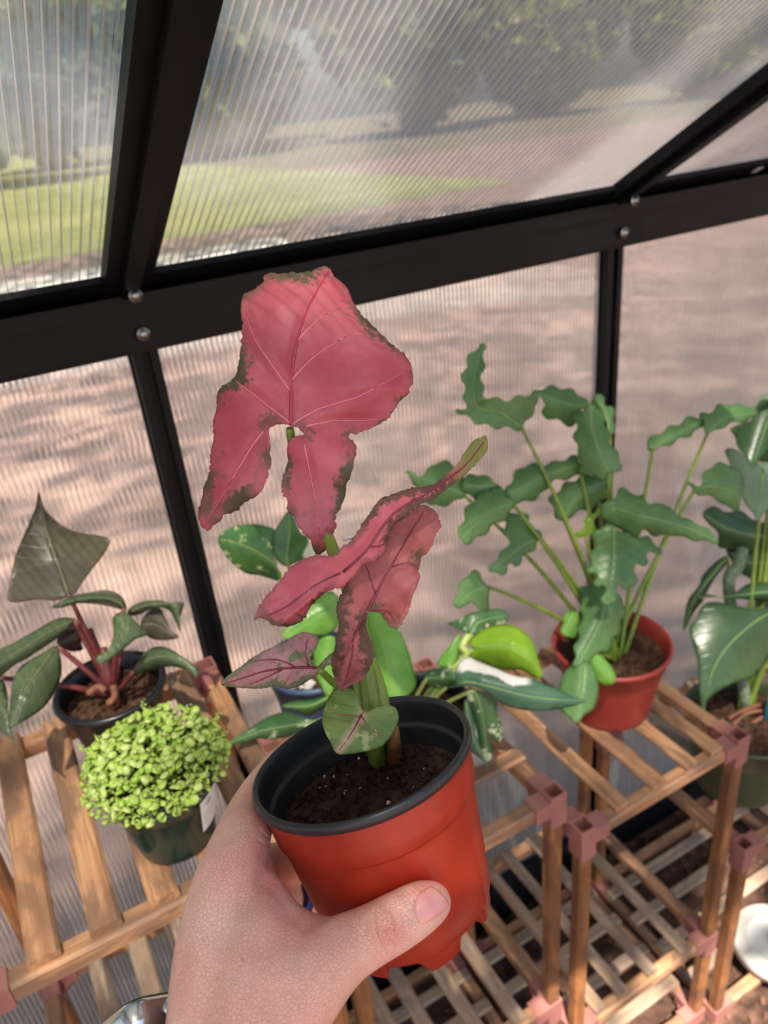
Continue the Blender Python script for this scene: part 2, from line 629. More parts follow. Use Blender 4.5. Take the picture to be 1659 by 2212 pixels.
def bolt(parent, P, nrm, r=0.0065, shank=0.0):
    nrm = np.asarray(nrm, float)
    v1, f1 = lathe_vf([(0.0, 0.0042), (r * 0.45, 0.004), (r * 0.62, 0.0022), (r * 0.62, 0.0015), (r * 0.95, 0.0015), (r, 0.0008), (r, -0.001)] + ([(r * 0.6, -0.001), (r * 0.6, -shank)] if shank else []), P, nrm, 6 * 3)
    return mobj('bolt', v1, f1, STEEL, parent, True)
for x in posts:
    bolt(wall, (x, YW - 0.0245, ZB0 + 0.014), (0, -1, 0.0))
    bolt(ceil, (x - 0.002, YW - 0.041, ZB1 + 0.002), (0, -0.98, 0.1), 0.0065, 0.02)
# small white sticker on the glazing sill
c = roofpt(1.0, 0.016, 0.0012)
STICK = plain('white_sticker', srgb(222, 222, 226), 0.6, var=0.2, scale=300)
b = MB()
roofbox(b, 0.985, 0.996, 0.012, 0.024, 0.0004, 0.0012)
b.build('sticker', STICK, ceil)

# ---------------------------------------------------------------- slatted plant stands
_bars = {}

def bar_mesh(L, w, h, mat, ch=0.0028):
    key = (round(L, 4), round(w, 4), round(h, 4), mat.name)
    if key in _bars:
        return _bars[key]
    a, b_ = w / 2, h / 2
    c = min(ch, a * 0.6, b_ * 0.6)
    pr = [(-a + c, -b_), (a - c, -b_), (a, -b_ + c), (a, b_ - c), (a - c, b_), (-a + c, b_), (-a, b_ - c), (-a, -b_ + c)]
    v = [(x, y, z) for x in (-L / 2, L / 2) for (y, z) in pr]
    f = [(i, (i + 1) % 8, 8 + (i + 1) % 8, 8 + i) for i in range(8)] + [tuple(range(7, -1, -1)), tuple(range(8, 16))]
    me = bpy.data.meshes.new('bar')
    me.from_pydata(v, [], f)
    me.materials.append(mat)
    _bars[key] = me
    return me

def bar(name, p0, p1, w, h, mat, parent, up=(0, 0, 1)):
    p0, p1 = np.asarray(p0, float), np.asarray(p1, float)
    x = p1 - p0
    L = np.linalg.norm(x)
    x = x / L
    up = np.asarray(up, float)
    y = np.cross(up, x)
    y /= np.linalg.norm(y)
    z = np.cross(x, y)
    o = bpy.data.objects.new(name, bar_mesh(L, w, h, mat))
    link(o, parent)
    mt = Matrix.Identity(4)
    c = (p0 + p1) / 2 - org(parent)
    for i in range(3):
        mt[i][0], mt[i][1], mt[i][2], mt[i][3] = x[i], y[i], z[i], c[i]
    o.matrix_local = mt
    return o

_jm = {}

def joint_mesh(sx, sy, up, dn):
    """three-way sleeve: arms towards +x*sx, +y*sy, sleeve down; hollow top"""
    key = (sx, sy, up, dn)
    if key in _jm:
        return _jm[key]
    b = MB()
    s, t = 0.0108, 0.0022
    top = 0.012 + up
    # square tube walls
    b.box((-s, -s, -dn), (s, -s + t, top))
    b.box((-s, s - t, -dn), (s, s, top))
    b.box((-s, -s + t, -dn), (-s + t, s - t, top))
    b.box((s - t, -s + t, -dn), (s, s - t, top))
    b.box((-s + t, -s + t, -0.012), (s - t, s - t, -0.006))
    L = 0.020
    x0, x1 = sorted((sx * s, sx * (s + L)))
    b.box((x0, -s, -0.0108), (x1, s, 0.0108))
    y0, y1 = sorted((sy * s, sy * (s + L)))
    b.box((-s, y0, -0.0108), (s, y1, 0.0108))
    # gussets
    g = 0.013
    for (ax, sg) in ((0, sx), (1, sy)):
        q = []
        for e in (-0.003, 0.003):
            for (u, z) in ((s, -0.012), (s + g, -0.012), (s, -0.012 - g)):
                q.append((sg * u, e, z) if ax == 0 else (e, sg * u, z))
        b.add(q, [(0, 1, 2), (5, 4, 3), (0, 3, 4, 1), (1, 4, 5, 2), (2, 5, 3, 0)])
    # flat web between the arms
    q = [(sx * u, sy * w_, z) for z in (-0.011, -0.006) for (u, w_) in ((s, s), (s + g, s), (s, s + g))]
    b.add(q, [(0, 1, 2), (5, 4, 3), (0, 3, 4, 1), (1, 4, 5, 2), (2, 5, 3, 0)])
    me = bpy.data.meshes.new('corner_joint')
    me.from_pydata(b.v, [], b.f)
    me.materials.append(JOINT)
    _jm[key] = me
    return me

def stand(x0, x1, y0, y1, tiers, label, matl, mats, railw=0.018):
    """tiers: (z of rail centre, slat direction, positions, slat width, lengths)"""
    t = empty('plant_stand', ((x0 + x1) / 2, (y0 + y1) / 2, 0), label, 'plant stand')
    zt = max(q[0] for q in tiers)
    for x in (x0, x1):
        for y in (y0, y1):
            bar('leg', (x, y, 0.0), (x, y, zt - 0.006), railw, railw, matl, t, (0, 1, 0))
    for q in tiers:
        z, dr, pos, sw = q[:4]
        mat = q[4] if len(q) > 4 else mats
        for y in (y0, y1):
            bar('rail', (x0 + 0.01, y, z), (x1 - 0.01, y, z), railw, railw, mats, t)
        for x in (x0, x1):
            bar('rail', (x, y0 + 0.01, z), (x, y1 - 0.01, z), railw, railw, mats, t)
        for i, (x, sx) in enumerate(((x0, 1), (x1, -1))):
            for y, sy in ((y0, 1), (y1, -1)):
                o = bpy.data.objects.new('corner_joint', joint_mesh(sx, sy, 0.004 if z == zt else 0.0, 0.030 if z > 0.05 else 0.018))
                link(o, t)
                o.location = Vector(np.array([x, y, z]) - org(t))
        th = 0.008 if sw < 0.022 else 0.009
        zz = z + railw / 2 + th / 2 - 0.0005
        for p in pos:
            if isinstance(p, tuple):
                p, a, b_ = p
            else:
                a, b_ = None, None
            if dr == 'y':
                bar('slat', (p, (a if a is not None else y0 - 0.004), zz), (p, (b_ if b_ is not None else y1 + 0.006), zz), sw, th, mat, t)
            else:
                bar('slat', ((a if a is not None else x0 - 0.006), p, zz), ((b_ if b_ is not None else x1 + 0.006), p, zz), sw, th, mat, t)
    return t

sA = stand(-0.150, 0.118, 0.470, 0.737, [(0.792, 'y', [-0.092, -0.046, 0.000, 0.046, 0.086], 0.0245, WOOD_ORANGE), (0.455, 'y', [-0.092, -0.045, 0.000, 0.046, 0.086], 0.0225, WOOD_GREY), (0.022, 'x', [0.52, 0.60, 0.68], 0.0225, WOOD_GREY)],
           'tall orange pine stand under the dark bronze plant', WOOD_BROWN, WOOD_ORANGE, 0.019)
sB = stand(0.150, 0.405, 0.480, 0.745, [(0.652, 'x', [0.545, 0.600, 0.652, 0.705], 0.021, WOOD_ORANGE),
                                       (0.275, 'y', [0.205, 0.245, 0.300, 0.352], 0.021, WOOD_GREY),
                                       (0.022, 'x', [0.52, 0.58, 0.64, 0.70], 0.021, WOOD_GREY)],
           'pine stand with crosswise top slats under the variegated plants', WOOD_BROWN, WOOD_ORANGE, 0.018)
sC = stand(0.434, 0.684, 0.462, 0.728, [(0.597, 'y', [0.490, 0.547, 0.601, 0.643], 0.021, WOOD_ORANGE),
                                       (0.212, 'y', [0.475, 0.517, 0.571, 0.635], 0.019, WOOD_GREY),
                                       (0.022, 'x', [0.51, 0.575, 0.64, 0.70], 0.021, WOOD_GREY)],
           'pine stand under the lobed leaf plant in the brick red pot', WOOD_BROWN, WOOD_ORANGE, 0.018)
sD = stand(0.712, 1.06, 0.447, 0.715, [(0.395, 'y', [0.79, 0.85, 0.91, 0.97, 1.02], 0.021, WOOD_GREY),
                                      (0.022, 'x', [0.50, 0.56, 0.62, 0.68], 0.021, WOOD_GREY)],
           'low weathered stand under the big leaved plant in the dark green pot', WOOD_BROWN, WOOD_ORANGE, 0.018)

# white bucket lid on the floor
LID = plain('white_lid_plastic', srgb(214, 208, 196), 0.45, var=0.05, scale=20)
lp = onz(1676, 2036, 0.05)
v, f = lathe_vf([(0.0, 0.016), (0.043, 0.016), (0.045, 0.018), (0.047, 0.016), (0.066, 0.016), (0.069, 0.013), (0.07, 0.0), (0.066, 0.0), (0.065, 0.010), (0.0, 0.010)], (0, 0, 0), n=64)
lid = empty('bucket_lid', (lp[0], lp[1], 0.0395), 'round white plastic bucket lid lying on the lowest slats', 'lid')
mobj('disc', np.array(v) + [lp[0], lp[1], 0.0395], f, LID, lid)
v, f = lathe_vf([(0.0, 0.0195), (0.012, 0.0195), (0.013, 0.016), (0.0, 0.016)], (lp[0], lp[1], 0.0395), n=32)
mobj('boss', v, f, LID, lid)
# ---------------------------------------------------------------- leaves
def polydist(P, poly, closed=False):
    """distance of points P (n,2) to polyline, plus arc parameter and side"""
    A = np.asarray(poly, float)
    if closed:
        A = np.vstack([A, A[:1]])
    seg = A[1:] - A[:-1]
    L = np.linalg.norm(seg, axis=1) + 1e-9
    cum = np.concatenate([[0], np.cumsum(L)])
    d = np.full(len(P), 1e9)
    t = np.zeros(len(P))
    s = np.zeros(len(P))
    for i in range(len(seg)):
        w = P - A[i]
        u = np.clip((w @ seg[i]) / L[i] ** 2, 0, 1)
        q = w - u[:, None] * seg[i]
        dd = np.hypot(q[:, 0], q[:, 1])
        m = dd < d
        d[m] = dd[m]
        t[m] = ((cum[i] + u * L[i]) / cum[-1])[m]
        s[m] = np.sign(seg[i][0] * w[:, 1] - seg[i][1] * w[:, 0])[m]
    return d, t, s

YMAX = YW - 0.03

def leaf(parent, outline, mid, d, mat, fold=0.0, tilt=0.0, lobe=0.0, wav=0.0, veins=(), sp=9.0, serr=0.0, off=(0, 0), sc=1.0,
         thick=0.0005, vmat=None, vr=0.0012, name='leaf', label=None, wl=40.0, per=4, vmat2=None, lob=0.0):
    """leaf blade: outline and midrib give directions, d the distances along the midrib (base to tip)"""
    tr = lambda q: (off[0] + q[0] / sc, off[1] + q[1] / sc)
    ol = np.array(crom([tr(q) for q in outline], per, True))
    md = np.array(crom([tr(q) for q in mid], 6))
    vs = [np.array(crom([tr(q) for q in vv], 4)) for vv in veins]
    # resample the outline
    seg = np.linalg.norm(np.roll(ol, -1, 0) - ol, axis=1)
    cum = np.concatenate([[0], np.cumsum(seg)])
    nb = max(16, int(cum[-1] / (sp * 0.75)))
    ss = np.linspace(0, cum[-1], nb, endpoint=False)
    olc = np.vstack([ol, ol[:1]])
    B = np.stack([np.interp(ss, cum, olc[:, 0]), np.interp(ss, cum, olc[:, 1])], 1)
    if lob:
        dr = np.roll(B, -1, 0) - np.roll(B, 1, 0)
        nr = np.stack([dr[:, 1], -dr[:, 0]], 1)
        nr /= np.linalg.norm(nr, axis=1)[:, None] + 1e-9
        nk = max(4, round(cum[-1] / 44))
        B = B + nr * (lob * np.sin(2 * math.pi * nk * ss / cum[-1] + rng.uniform(0, 6)) * rng.uniform(0.6, 1.2))[:, None]
    if serr:
        cen = B.mean(0)
        j = rng.normal(0, serr, nb) * (rng.random(nb) < 0.5)
        dr = B - np.roll(B, 1, 0)
        nr = np.stack([dr[:, 1], -dr[:, 0]], 1)
        nr /= np.linalg.norm(nr, axis=1)[:, None] + 1e-9
        B = B + nr * j[:, None]
    x0, y0 = B.min(0)
    x1, y1 = B.max(0)
    pts = []
    yy = y0 + sp / 2
    k = 0
    while yy < y1:
        xx = x0 + (sp / 2 if k % 2 else 0)
        while xx < x1:
            pts.append((xx, yy))
            xx += sp
        yy += sp * 0.866
        k += 1
    pts = np.array(pts) if pts else np.zeros((0, 2))
    if len(pts):
        # inside test
        ins = np.zeros(len(pts), bool)
        for i in range(nb):
            a, b = B[i], B[(i + 1) % nb]
            c = (a[1] > pts[:, 1]) != (b[1] > pts[:, 1])
            xi = (b[0] - a[0]) * (pts[:, 1] - a[1]) / (b[1] - a[1] + 1e-12) + a[0]
            ins ^= c & (pts[:, 0] < xi)
        pts = pts[ins]
        if len(pts):
            de, _, _ = polydist(pts, B, True)
            pts = pts[de > sp * 0.55]
    allp = np.vstack([B, pts])
    vv, ee, ff, _, _, _ = delaunay_2d_cdt([Vector(p) for p in allp], [(i, (i + 1) % nb) for i in range(nb)], [], 1, 1e-4)
    Q = np.array([(p.x, p.y) for p in vv])
    dm, tm, sm = polydist(Q, md)
    wn_ = max(np.percentile(dm, 95), 5.0)
    sg = dm * sm / wn_
    dd = np.asarray(d, float)
    Z = np.interp(tm, np.linspace(0, 1, len(dd)), dd)
    # beyond the leaf base (lobes)
    bd = md[0] - md[min(3, len(md) - 1)]
    bd /= np.linalg.norm(bd) + 1e-9
    past = np.clip((Q - md[0]) @ bd, 0, None) / wn_
    Z = Z + fold * np.minimum(np.abs(sg), 1.5) ** 1.6 + tilt * np.clip(sg, -1.6, 1.6) + lobe * past
    ed, _, _ = polydist(Q, B, True)
    if wav:
        ph = rng.uniform(0, 6)
        Z = Z + wav * np.sin(Q[:, 0] / wl + ph + 0.8 * np.sin(Q[:, 1] / wl)) * np.cos(Q[:, 1] / wl * 1.1 + ph) * np.clip(1.2 - ed / (wn_ + 1e-6), 0.25, 1.2)
    R = np.stack([(Q[:, 0] - CX) / FPX, (Q[:, 1] - CY) / FPX, np.ones(len(Q))], 1) @ M.T
    zmax = np.where(R[:, 1] > 0.05, YMAX / np.maximum(R[:, 1], 0.05), 9)
    Z = np.where(Z > zmax - 0.03, zmax - 0.03 * np.exp(-np.clip(Z - zmax + 0.03, 0, 1) / 0.03), Z)
    P = CAM + R * Z[:, None]
    faces = [tuple(q) for q in ff]
    # face the camera
    F0 = faces[0]
    o = mobj(name, P, faces, mat, parent, True)
    me = o.data
    me.update()
    nsum = sum((Vector(me.polygons[i].normal).dot(Vector(CAM - P[faces[i][0]]))) for i in range(0, len(faces), 7))
    if nsum < 0:
        me.flip_normals()
    vd = dm.copy()
    for q in vs:
        e, _, _ = polydist(Q, q)
        vd = np.minimum(vd, e)
    dref = float(np.mean(Z))
    for nm, arr in (('edge', ed * dref / FPX * 1000), ('vein', vd * dref / FPX * 1000), ('lt', tm + past * -0.4), ('ls', sg), ('lm', dm * dref / FPX * 1000)):
        at = me.attributes.new(nm, 'FLOAT', 'POINT')
        at.data.foreach_set('value', arr.astype(np.float32))
    md_ = o.modifiers.new('thickness', 'SOLIDIFY')
    md_.thickness = thick
    md_.offset = -1
    if label:
        o['label'] = label
    # midrib, slightly proud of the blade
    if vmat is not None:
        bvh = BVHTree.FromPolygons([Vector(p) for p in P], faces)
        for li, q in enumerate([md] + vs):
            line = []
            for a in q[::2] if len(q) > 6 else q:
                r = ray(a[0], a[1])
                h = bvh.ray_cast(Vector(CAM), Vector(r / np.linalg.norm(r)))
                if h[0] is not None:
                    line.append(np.array(h[0]) - r / np.linalg.norm(r) * 0.0001)
            if len(line) > 2:
                rr = vr if li == 0 else vr * 0.55
                rad = [rr * (1 - 0.75 * i / (len(line) - 1)) for i in range(len(line))]
                v1, f1 = tube_vf(line, rad, 6)
                mobj('midrib' if li == 0 else 'vein', v1, f1, vmat if li == 0 or vmat2 is None else vmat2, o, True)
    return o, W(md[0][0], md[0][1], float(np.interp(0, [0, 1], [Z[np.argmin(tm + dm * 0.01)], 0])))

def leafmat(name, a, b, edge=None, edge_mm=6.0, edge_amt=0.8, veinc=None, vein_mm=1.2, blotch=None, blotch_thr=0.6, blotch_scale=70,
            side=None, side_thr=0.12, side_t=None, lat=9.0, latamt=0.25, rough=0.36, trans=0.28, nscale=60, bumpd=0.0006, centre=None, centre_mm=12.0, tip=None, bias=0.0):
    m = NT(name)
    co = m.obj()
    n1 = m.noise(co, nscale, 4, 0.6)
    n2 = m.noise(co, nscale * 3.2, 5, 0.65)
    c = m.mix(m.ramp(n1, 0.33, 0.67), a, b)
    lt, ls, ed, vd, lm = (m.attr(k) for k in ('lt', 'ls', 'edge', 'vein', 'lm'))
    # lateral veins run forward from the midrib
    q = m.math('SUBTRACT', m.math('MULTIPLY', lt, lat), m.math('MULTIPLY', m.math('ABSOLUTE', ls), lat * 0.22))
    fr = m.math('ABSOLUTE', m.math('SUBTRACT', m.math('FRACT', m.math('ADD', q, 10.0)), 0.5))
    latm = m.ramp(fr, 0.0, 0.09, 1.0, 0.0)
    if centre is not None:
        cm = m.ramp(m.math('ADD', lm, m.math('MULTIPLY', n2, centre_mm)), centre_mm * 0.45, centre_mm * 1.3, 1.0, 0.0)
        c = m.mix(cm, c, centre)
    vc = veinc if veinc is not None else b
    c = m.mix(m.math('MULTIPLY', latm, latamt), c, vc)
    if edge is not None:
        e = m.math('ADD', ed, m.math('MULTIPLY', m.math('SUBTRACT', m.noise(co, 330, 6, 0.7), 0.5), edge_mm * 3.6))
        e = m.math('ADD', e, m.math('MULTIPLY', ls, bias * edge_mm))
        e = m.math('ADD', e, m.math('MULTIPLY', m.math('SUBTRACT', n1, 0.5), edge_mm * 3.0))
        em = m.math('MULTIPLY', m.ramp(e, edge_mm * 0.35, edge_mm * 1.0, 1.0, 0.0), m.ramp(m.noise(co, 38, 2), 0.40, 0.58, edge_amt * 0.15, edge_amt))
        c = m.mix(em, c, edge)
    if blotch is not None:
        bm = m.ramp(m.noise(co, blotch_scale, 4, 0.6), blotch_thr, blotch_thr + 0.04)
        if side is not None:
            sd = m.ramp(m.math('ADD', m.math('MULTIPLY', ls, float(side)), m.math('MULTIPLY', m.math('SUBTRACT', n1, 0.5), 1.4)), side_thr, side_thr + 0.08)
            if side_t is not None:
                sd = m.math('MULTIPLY', sd, m.math('MULTIPLY', m.ramp(lt, side_t[0], side_t[0] + 0.06), m.ramp(lt, side_t[1], side_t[1] + 0.08, 1.0, 0.0)))
            bm = m.math('MAXIMUM', bm, sd)
        c = m.mix(bm, c, blotch)
    if tip is not None:
        c = m.mix(m.ramp(m.math('ADD', lt, m.math('MULTIPLY', m.math('SUBTRACT', n1, 0.5), 0.25)), 0.72, 0.86, 0.0, 0.9), c, tip)
    if veinc is not None:
        c = m.mix(m.ramp(vd, vein_mm * 0.3, vein_mm, 1.0, 0.0), c, veinc)
    h = m.math('ADD', m.math('MULTIPLY', latm, -2.0 * latamt), m.math('ADD', m.math('MULTIPLY', n2, 0.5), m.ramp(vd, 0.0, 4.0, -0.9, 0.9)))
    p = m.principled(**{'Base Color': c, 'Roughness': rough, 'Normal': m.bump(h, bumpd, 0.8), 'Specular IOR Level': 0.45})
    t = m.n('BsdfTranslucent', ins={'Color': c})
    return m.end(m.mixs(trans, p.outputs[0], t.outputs[0]))

PINK = leafmat('pink_blade', srgb(214, 116, 124), srgb(190, 82, 96), srgb(82, 84, 56), 5.2, 0.95, srgb(190, 62, 84), 0.6, lat=7, latamt=0.02, nscale=30, bias=0.45, rough=0.42, trans=0.3)
MAUVE = leafmat('mauve_blade', srgb(214, 116, 124), srgb(190, 82, 96), srgb(84, 68, 46), 3.2, 0.9, srgb(136, 46, 62), 0.6, lat=8, latamt=0.03, tip=srgb(122, 134, 62), nscale=45, rough=0.45, trans=0.22)
RUST = leafmat('rust_blade', srgb(196, 112, 104), srgb(170, 84, 86), srgb(82, 66, 40), 5.0, 0.9, srgb(130, 42, 58), 0.6, lat=8, latamt=0.03, nscale=48, rough=0.5, trans=0.25)
ROSEG = leafmat('rose_green_blade', srgb(204, 152, 152), srgb(176, 126, 122), srgb(106, 122, 80), 3.0, 0.9, srgb(166, 90, 108), 0.6, blotch=srgb(124, 132, 92), blotch_thr=0.62, blotch_scale=90, lat=7, latamt=0.15, nscale=60, rough=0.5, trans=0.2)
HEART = leafmat('green_heart_blade', srgb(126, 150, 74), srgb(100, 126, 58), None, veinc=srgb(186, 130, 120), vein_mm=0.5, blotch=srgb(182, 176, 116), blotch_thr=0.63, blotch_scale=130, lat=6, latamt=0.12, rough=0.45, trans=0.2,
                centre=srgb(196, 166, 132), centre_mm=4.5)
STEMG = plain('green_petiole', srgb(124, 146, 50), 0.4, var=0.12, scale=90)
STEMR = plain('red_petiole', srgb(116, 52, 50), 0.4, var=0.2, scale=60)
STEMP = plain('pale_petiole', srgb(168, 186, 96), 0.4, var=0.1, scale=60)
VPINKL = plain('pale_pink_vein', srgb(224, 130, 134), 0.45, var=0.08)
VPINK = plain('pink_vein', srgb(178, 50, 74), 0.45, var=0.08)
VMAUVE = plain('mauve_vein', srgb(128, 48, 62), 0.45, var=0.08)
VGREEN = plain('green_vein', srgb(136, 168, 90), 0.45, var=0.08)
VDARK = plain('dull_vein', srgb(112, 116, 84), 0.5, var=0.1)

def soil(parent, c, ax, r, mat, chunks=160, amp=0.004, perl=0, seed=0, chunk=0.0035):
    c = np.asarray(c, float)
    ax = np.asarray(ax, float) / np.linalg.norm(ax)
    a = np.cross([0, 1, 0], ax)
    a /= np.linalg.norm(a)
    b = np.cross(ax, a)
    v = [c + ax * amp * 0.5]
    f = []
    nr, n = 14, 44
    for i in range(1, nr + 1):
        rr = r * i / nr
        for k in range(n):
            th = 2 * math.pi * k / n
            p = np.array([rr * math.cos(th), rr * math.sin(th)])
            h = amp * (mnoise.noise(Vector((p[0] * 90, p[1] * 90, seed))) + 0.6 * mnoise.noise(Vector((p[0] * 260, p[1] * 260, seed))))
            v.append(c + a * p[0] + b * p[1] + ax * (h if i < nr else 0))
    for k in range(n):
        f.append((0, 1 + k, 1 + (k + 1) % n))
    for i in range(nr - 1):
        for k in range(n):
            f.append((1 + i * n + k, 1 + (i + 1) * n + k, 1 + (i + 1) * n + (k + 1) % n, 1 + i * n + (k + 1) % n))
    rg = np.random.default_rng(seed)

    def lump(q, s):
        i0 = len(v)
        e = rg.normal(size=(3, 3))
        for sgn in (1, -1):
            for j in range(3):
                w = e[j] / np.linalg.norm(e[j])
                v.append(q + sgn * w * s * rg.uniform(0.5, 1.1))
        f.extend([(i0, i0 + 1, i0 + 2), (i0 + 3, i0 + 5, i0 + 4), (i0, i0 + 2, i0 + 4), (i0 + 1, i0 + 3, i0 + 2), (i0, i0 + 5, i0 + 1), (i0 + 4, i0 + 3, i0 + 5),
                  (i0 + 2, i0 + 3, i0 + 4), (i0 + 1, i0 + 5, i0 + 3), (i0, i0 + 4, i0 + 5)])
    for _ in range(chunks):
        rr = r * math.sqrt(rg.random()) * 0.95
        th = rg.uniform(0, 6.283)
        lump(c + a * rr * math.cos(th) + b * rr * math.sin(th) + ax * rg.uniform(0, amp), chunk * rg.uniform(0.4, 1.3))
    o = mobj('soil', v, f, mat, parent, False)
    o['kind'] = 'stuff'
    v, f = [], []
    for _ in range(perl):
        rr = r * math.sqrt(rg.random()) * 0.9
        th = rg.uniform(0, 6.283)
        lump(c + a * rr * math.cos(th) + b * rr * math.sin(th) + ax * (amp * 0.8), 0.0011 * rg.uniform(0.6, 1.5))
    if perl:
        o2 = mobj('perlite', v, f, PERL, parent, False)
        o2['kind'] = 'stuff'
    return o
SOILM = plain('dark_potting_soil', srgb(62, 44, 36), 0.95, var=0.3, scale=180, bumpd=0.001, spec=0.15)
SOILB = plain('brown_potting_soil', srgb(96, 70, 54), 0.95, var=0.3, scale=140, bumpd=0.001, spec=0.15)
PERL = plain('white_perlite', srgb(216, 210, 200), 0.8, var=0.1)

# ---------------------------------------------------------------- the held plant
RC_D = 0.33
RC = W(778, 1628, RC_D)
rr_ = ray(778, 1628)
rr_ = rr_ / np.linalg.norm(rr_)
dn_ = M @ np.array([0.316, 0.949, 0.0])
dn_ = dn_ - rr_ * (dn_ @ rr_)
dn_ /= np.linalg.norm(dn_)
PAX = -dn_ * 0.885 - rr_ * 0.465
PAX /= np.linalg.norm(PAX)
PH = 0.081
RIMR = 0.0470
PB = RC - PAX * PH

def pot_r(h):
    return np.interp(h, [0.0, 0.059, 0.0591, PH], [0.0364, 0.0432, 0.0446, 0.0460])

def push_out(P, r, slack=0.94):
    q = P - PB
    h = q @ PAX
    rad = q - PAX * h
    L = np.linalg.norm(rad)
    if -r < h < PH + r * 0.5:
        need = pot_r(min(max(h, 0), PH)) + r * slack + (0.0015 if h > PH - 0.012 else 0)
        if L < need:
            P = PB + PAX * h + rad / (L + 1e-9) * need
    return P

def clear_ray(px, py, d, r_px, sign):
    """distance along a view ray at which a ball of r_px pixels just touches the pot"""
    for _ in range(400):
        P = W(px, py, d)
        r = r_px * d / FPX
        Q = push_out(P, r)
        if np.linalg.norm(Q - P) < 0.0004:
            break
        d += sign * 0.0004
    return d

held = empty('potted_arrowhead_plant', PB, 'pink arrowhead leaf plant in the orange red nursery pot held in the hand', 'potted plant')
m = NT('orange_nursery_plastic')
nz = m.noise(m.obj(), 40, 3)
c_ = m.mix(m.ramp(nz, 0.3, 0.7), srgb(172, 48, 26), srgb(154, 40, 22))
p_ = m.principled(**{'Base Color': c_, 'Roughness': 0.33, 'Specular IOR Level': 0.5, 'Coat Weight': 0.15, 'Coat Roughness': 0.2,
                     'Normal': m.bump(m.noise(m.obj(), 25, 2), 0.0006, 0.5)})
t_ = m.n('BsdfTranslucent', ins={'Color': srgb(206, 62, 20)})
ORANGE = m.end(m.mixs(0.16, p_.outputs[0], t_.outputs[0]))
BLACKP = plain('black_plastic', srgb(34, 34, 36), 0.38, var=0.1, scale=60)
TIPW = W(968, 1962, 0.318)
qd = TIPW - PB
dent_h = float(qd @ PAX)
dent_v = qd - PAX * dent_h
dent_v /= np.linalg.norm(dent_v)
PA_ = np.cross([0, 1, 0], PAX)
PA_ /= np.linalg.norm(PA_)
PB_ = np.cross(PAX, PA_)

def potfn(r, h, th, i):
    rad = PA_ * math.cos(th) + PB_ * math.sin(th)
    ang = math.acos(max(-1, min(1, float(rad @ dent_v))))
    g = math.exp(-(ang / 0.30) ** 2 - ((h - dent_h) / 0.014) ** 2)
    g2 = math.exp(-((ang - 0.42) / 0.12) ** 2 - ((h - dent_h) / 0.022) ** 2)
    r = r - 0.0028 * g + 0.0008 * g2 + 0.0004 * math.sin(3 * th + 1)
    if h < 0.0035:
        k = math.sin(th * 7 + 0.6)
        if k < 0.1:
            h = h + 0.0055 * min(1.0, (0.1 - k) * 3)
    return r, h
POTPROF = [(0.030, 0.004), (0.0345, 0.0), (0.0355, 0.0008), (0.0362, 0.0068), (0.0366, 0.0078), (0.0372, 0.0082), (0.0375, 0.0092), (0.0378, 0.012)]
POTPROF += [(0.0378 + (0.0432 - 0.0378) * (h - 0.012) / 0.047, h) for h in np.linspace(0.016, 0.0585, 14)]
POTPROF += [(r, h - 0.007) for r, h in [(0.0433, 0.066), (0.0441, 0.0664), (0.0446, 0.0672), (0.0450, 0.073), (0.0455, 0.079), (0.0458, 0.0842)]]
v, f = lathe_vf(POTPROF, PB, PAX, 96, potfn)
pot_o = mobj('pot', v, f, ORANGE, held)
# floor of the pot
v, f = lathe_vf([(0.0, 0.006), (0.016, 0.0055), (0.031, 0.0055)], PB, PAX, 48)
mobj('pot_base', v, f, ORANGE, pot_o)
rim = [(0.0456, 0.0838), (0.0466, 0.0836), (0.0476, 0.0848), (0.0479, 0.0864), (0.0474, 0.0880), (0.0463, 0.0886), (0.0452, 0.0880),
       (0.0446, 0.0868), (0.0444, 0.082), (0.0441, 0.0765), (0.0436, 0.0755), (0.0424, 0.075), (0.0420, 0.074), (0.0412, 0.063), (0.0400, 0.052)]
rim = [(r, h - 0.007) for r, h in rim]
v, f = lathe_vf(rim, PB, PAX, 96)
mobj('liner', v, f, BLACKP, held).__setitem__('label', 'black rolled rim and inner wall of the pot')
SC = PB + PAX * 0.0585
soil(held, SC, PAX, 0.0416, SOILM, 420, 0.0035, 26, 5, 0.0019)

def onsoil(px, py):
    r = ray(px, py)
    t = ((SC - CAM) @ PAX) / (r @ PAX)
    return CAM + r * t

o1 = (400, 550)
LEAF1 = [(500, 865), (440, 880), (425, 895), (430, 960), (440, 1060), (430, 1110), (415, 1165), (375, 1230), (300, 1275), (250, 1320), (195, 1330), (185, 1360), (150, 1385), (118, 1415), (85, 1395), (65, 1330),
         (80, 1270), (95, 1190), (120, 1130), (128, 1020), (145, 940), (140, 860), (160, 790), (165, 710), (190, 675), (250, 630), (270, 580), (280, 500), (290, 420), (290, 350), (285, 260), (300, 200), (345, 182),
         (390, 150), (415, 100), (480, 97), (560, 92), (640, 82), (700, 58), (735, 65), (760, 105), (800, 140), (832, 175), (850, 215), (870, 260), (930, 330), (985, 390), (1050, 450), (1110, 500), (1150, 550),
         (1165, 600), (1165, 650), (1140, 710), (1100, 750), (1060, 810), (1020, 855), (950, 890), (880, 915), (840, 915), (845, 945), (880, 985), (865, 1050), (855, 1110), (830, 1170), (815, 1250), (785, 1310),
         (770, 1360), (775, 1400), (745, 1450), (730, 1500), (695, 1530), (665, 1525), (640, 1465), (610, 1430), (580, 1400), (560, 1350), (525, 1310), (525, 1265), (495, 1200), (500, 1150), (510, 1105), (525, 1060),
         (520, 1000), (535, 950), (590, 925), (612, 918), (575, 886), (543, 880)]
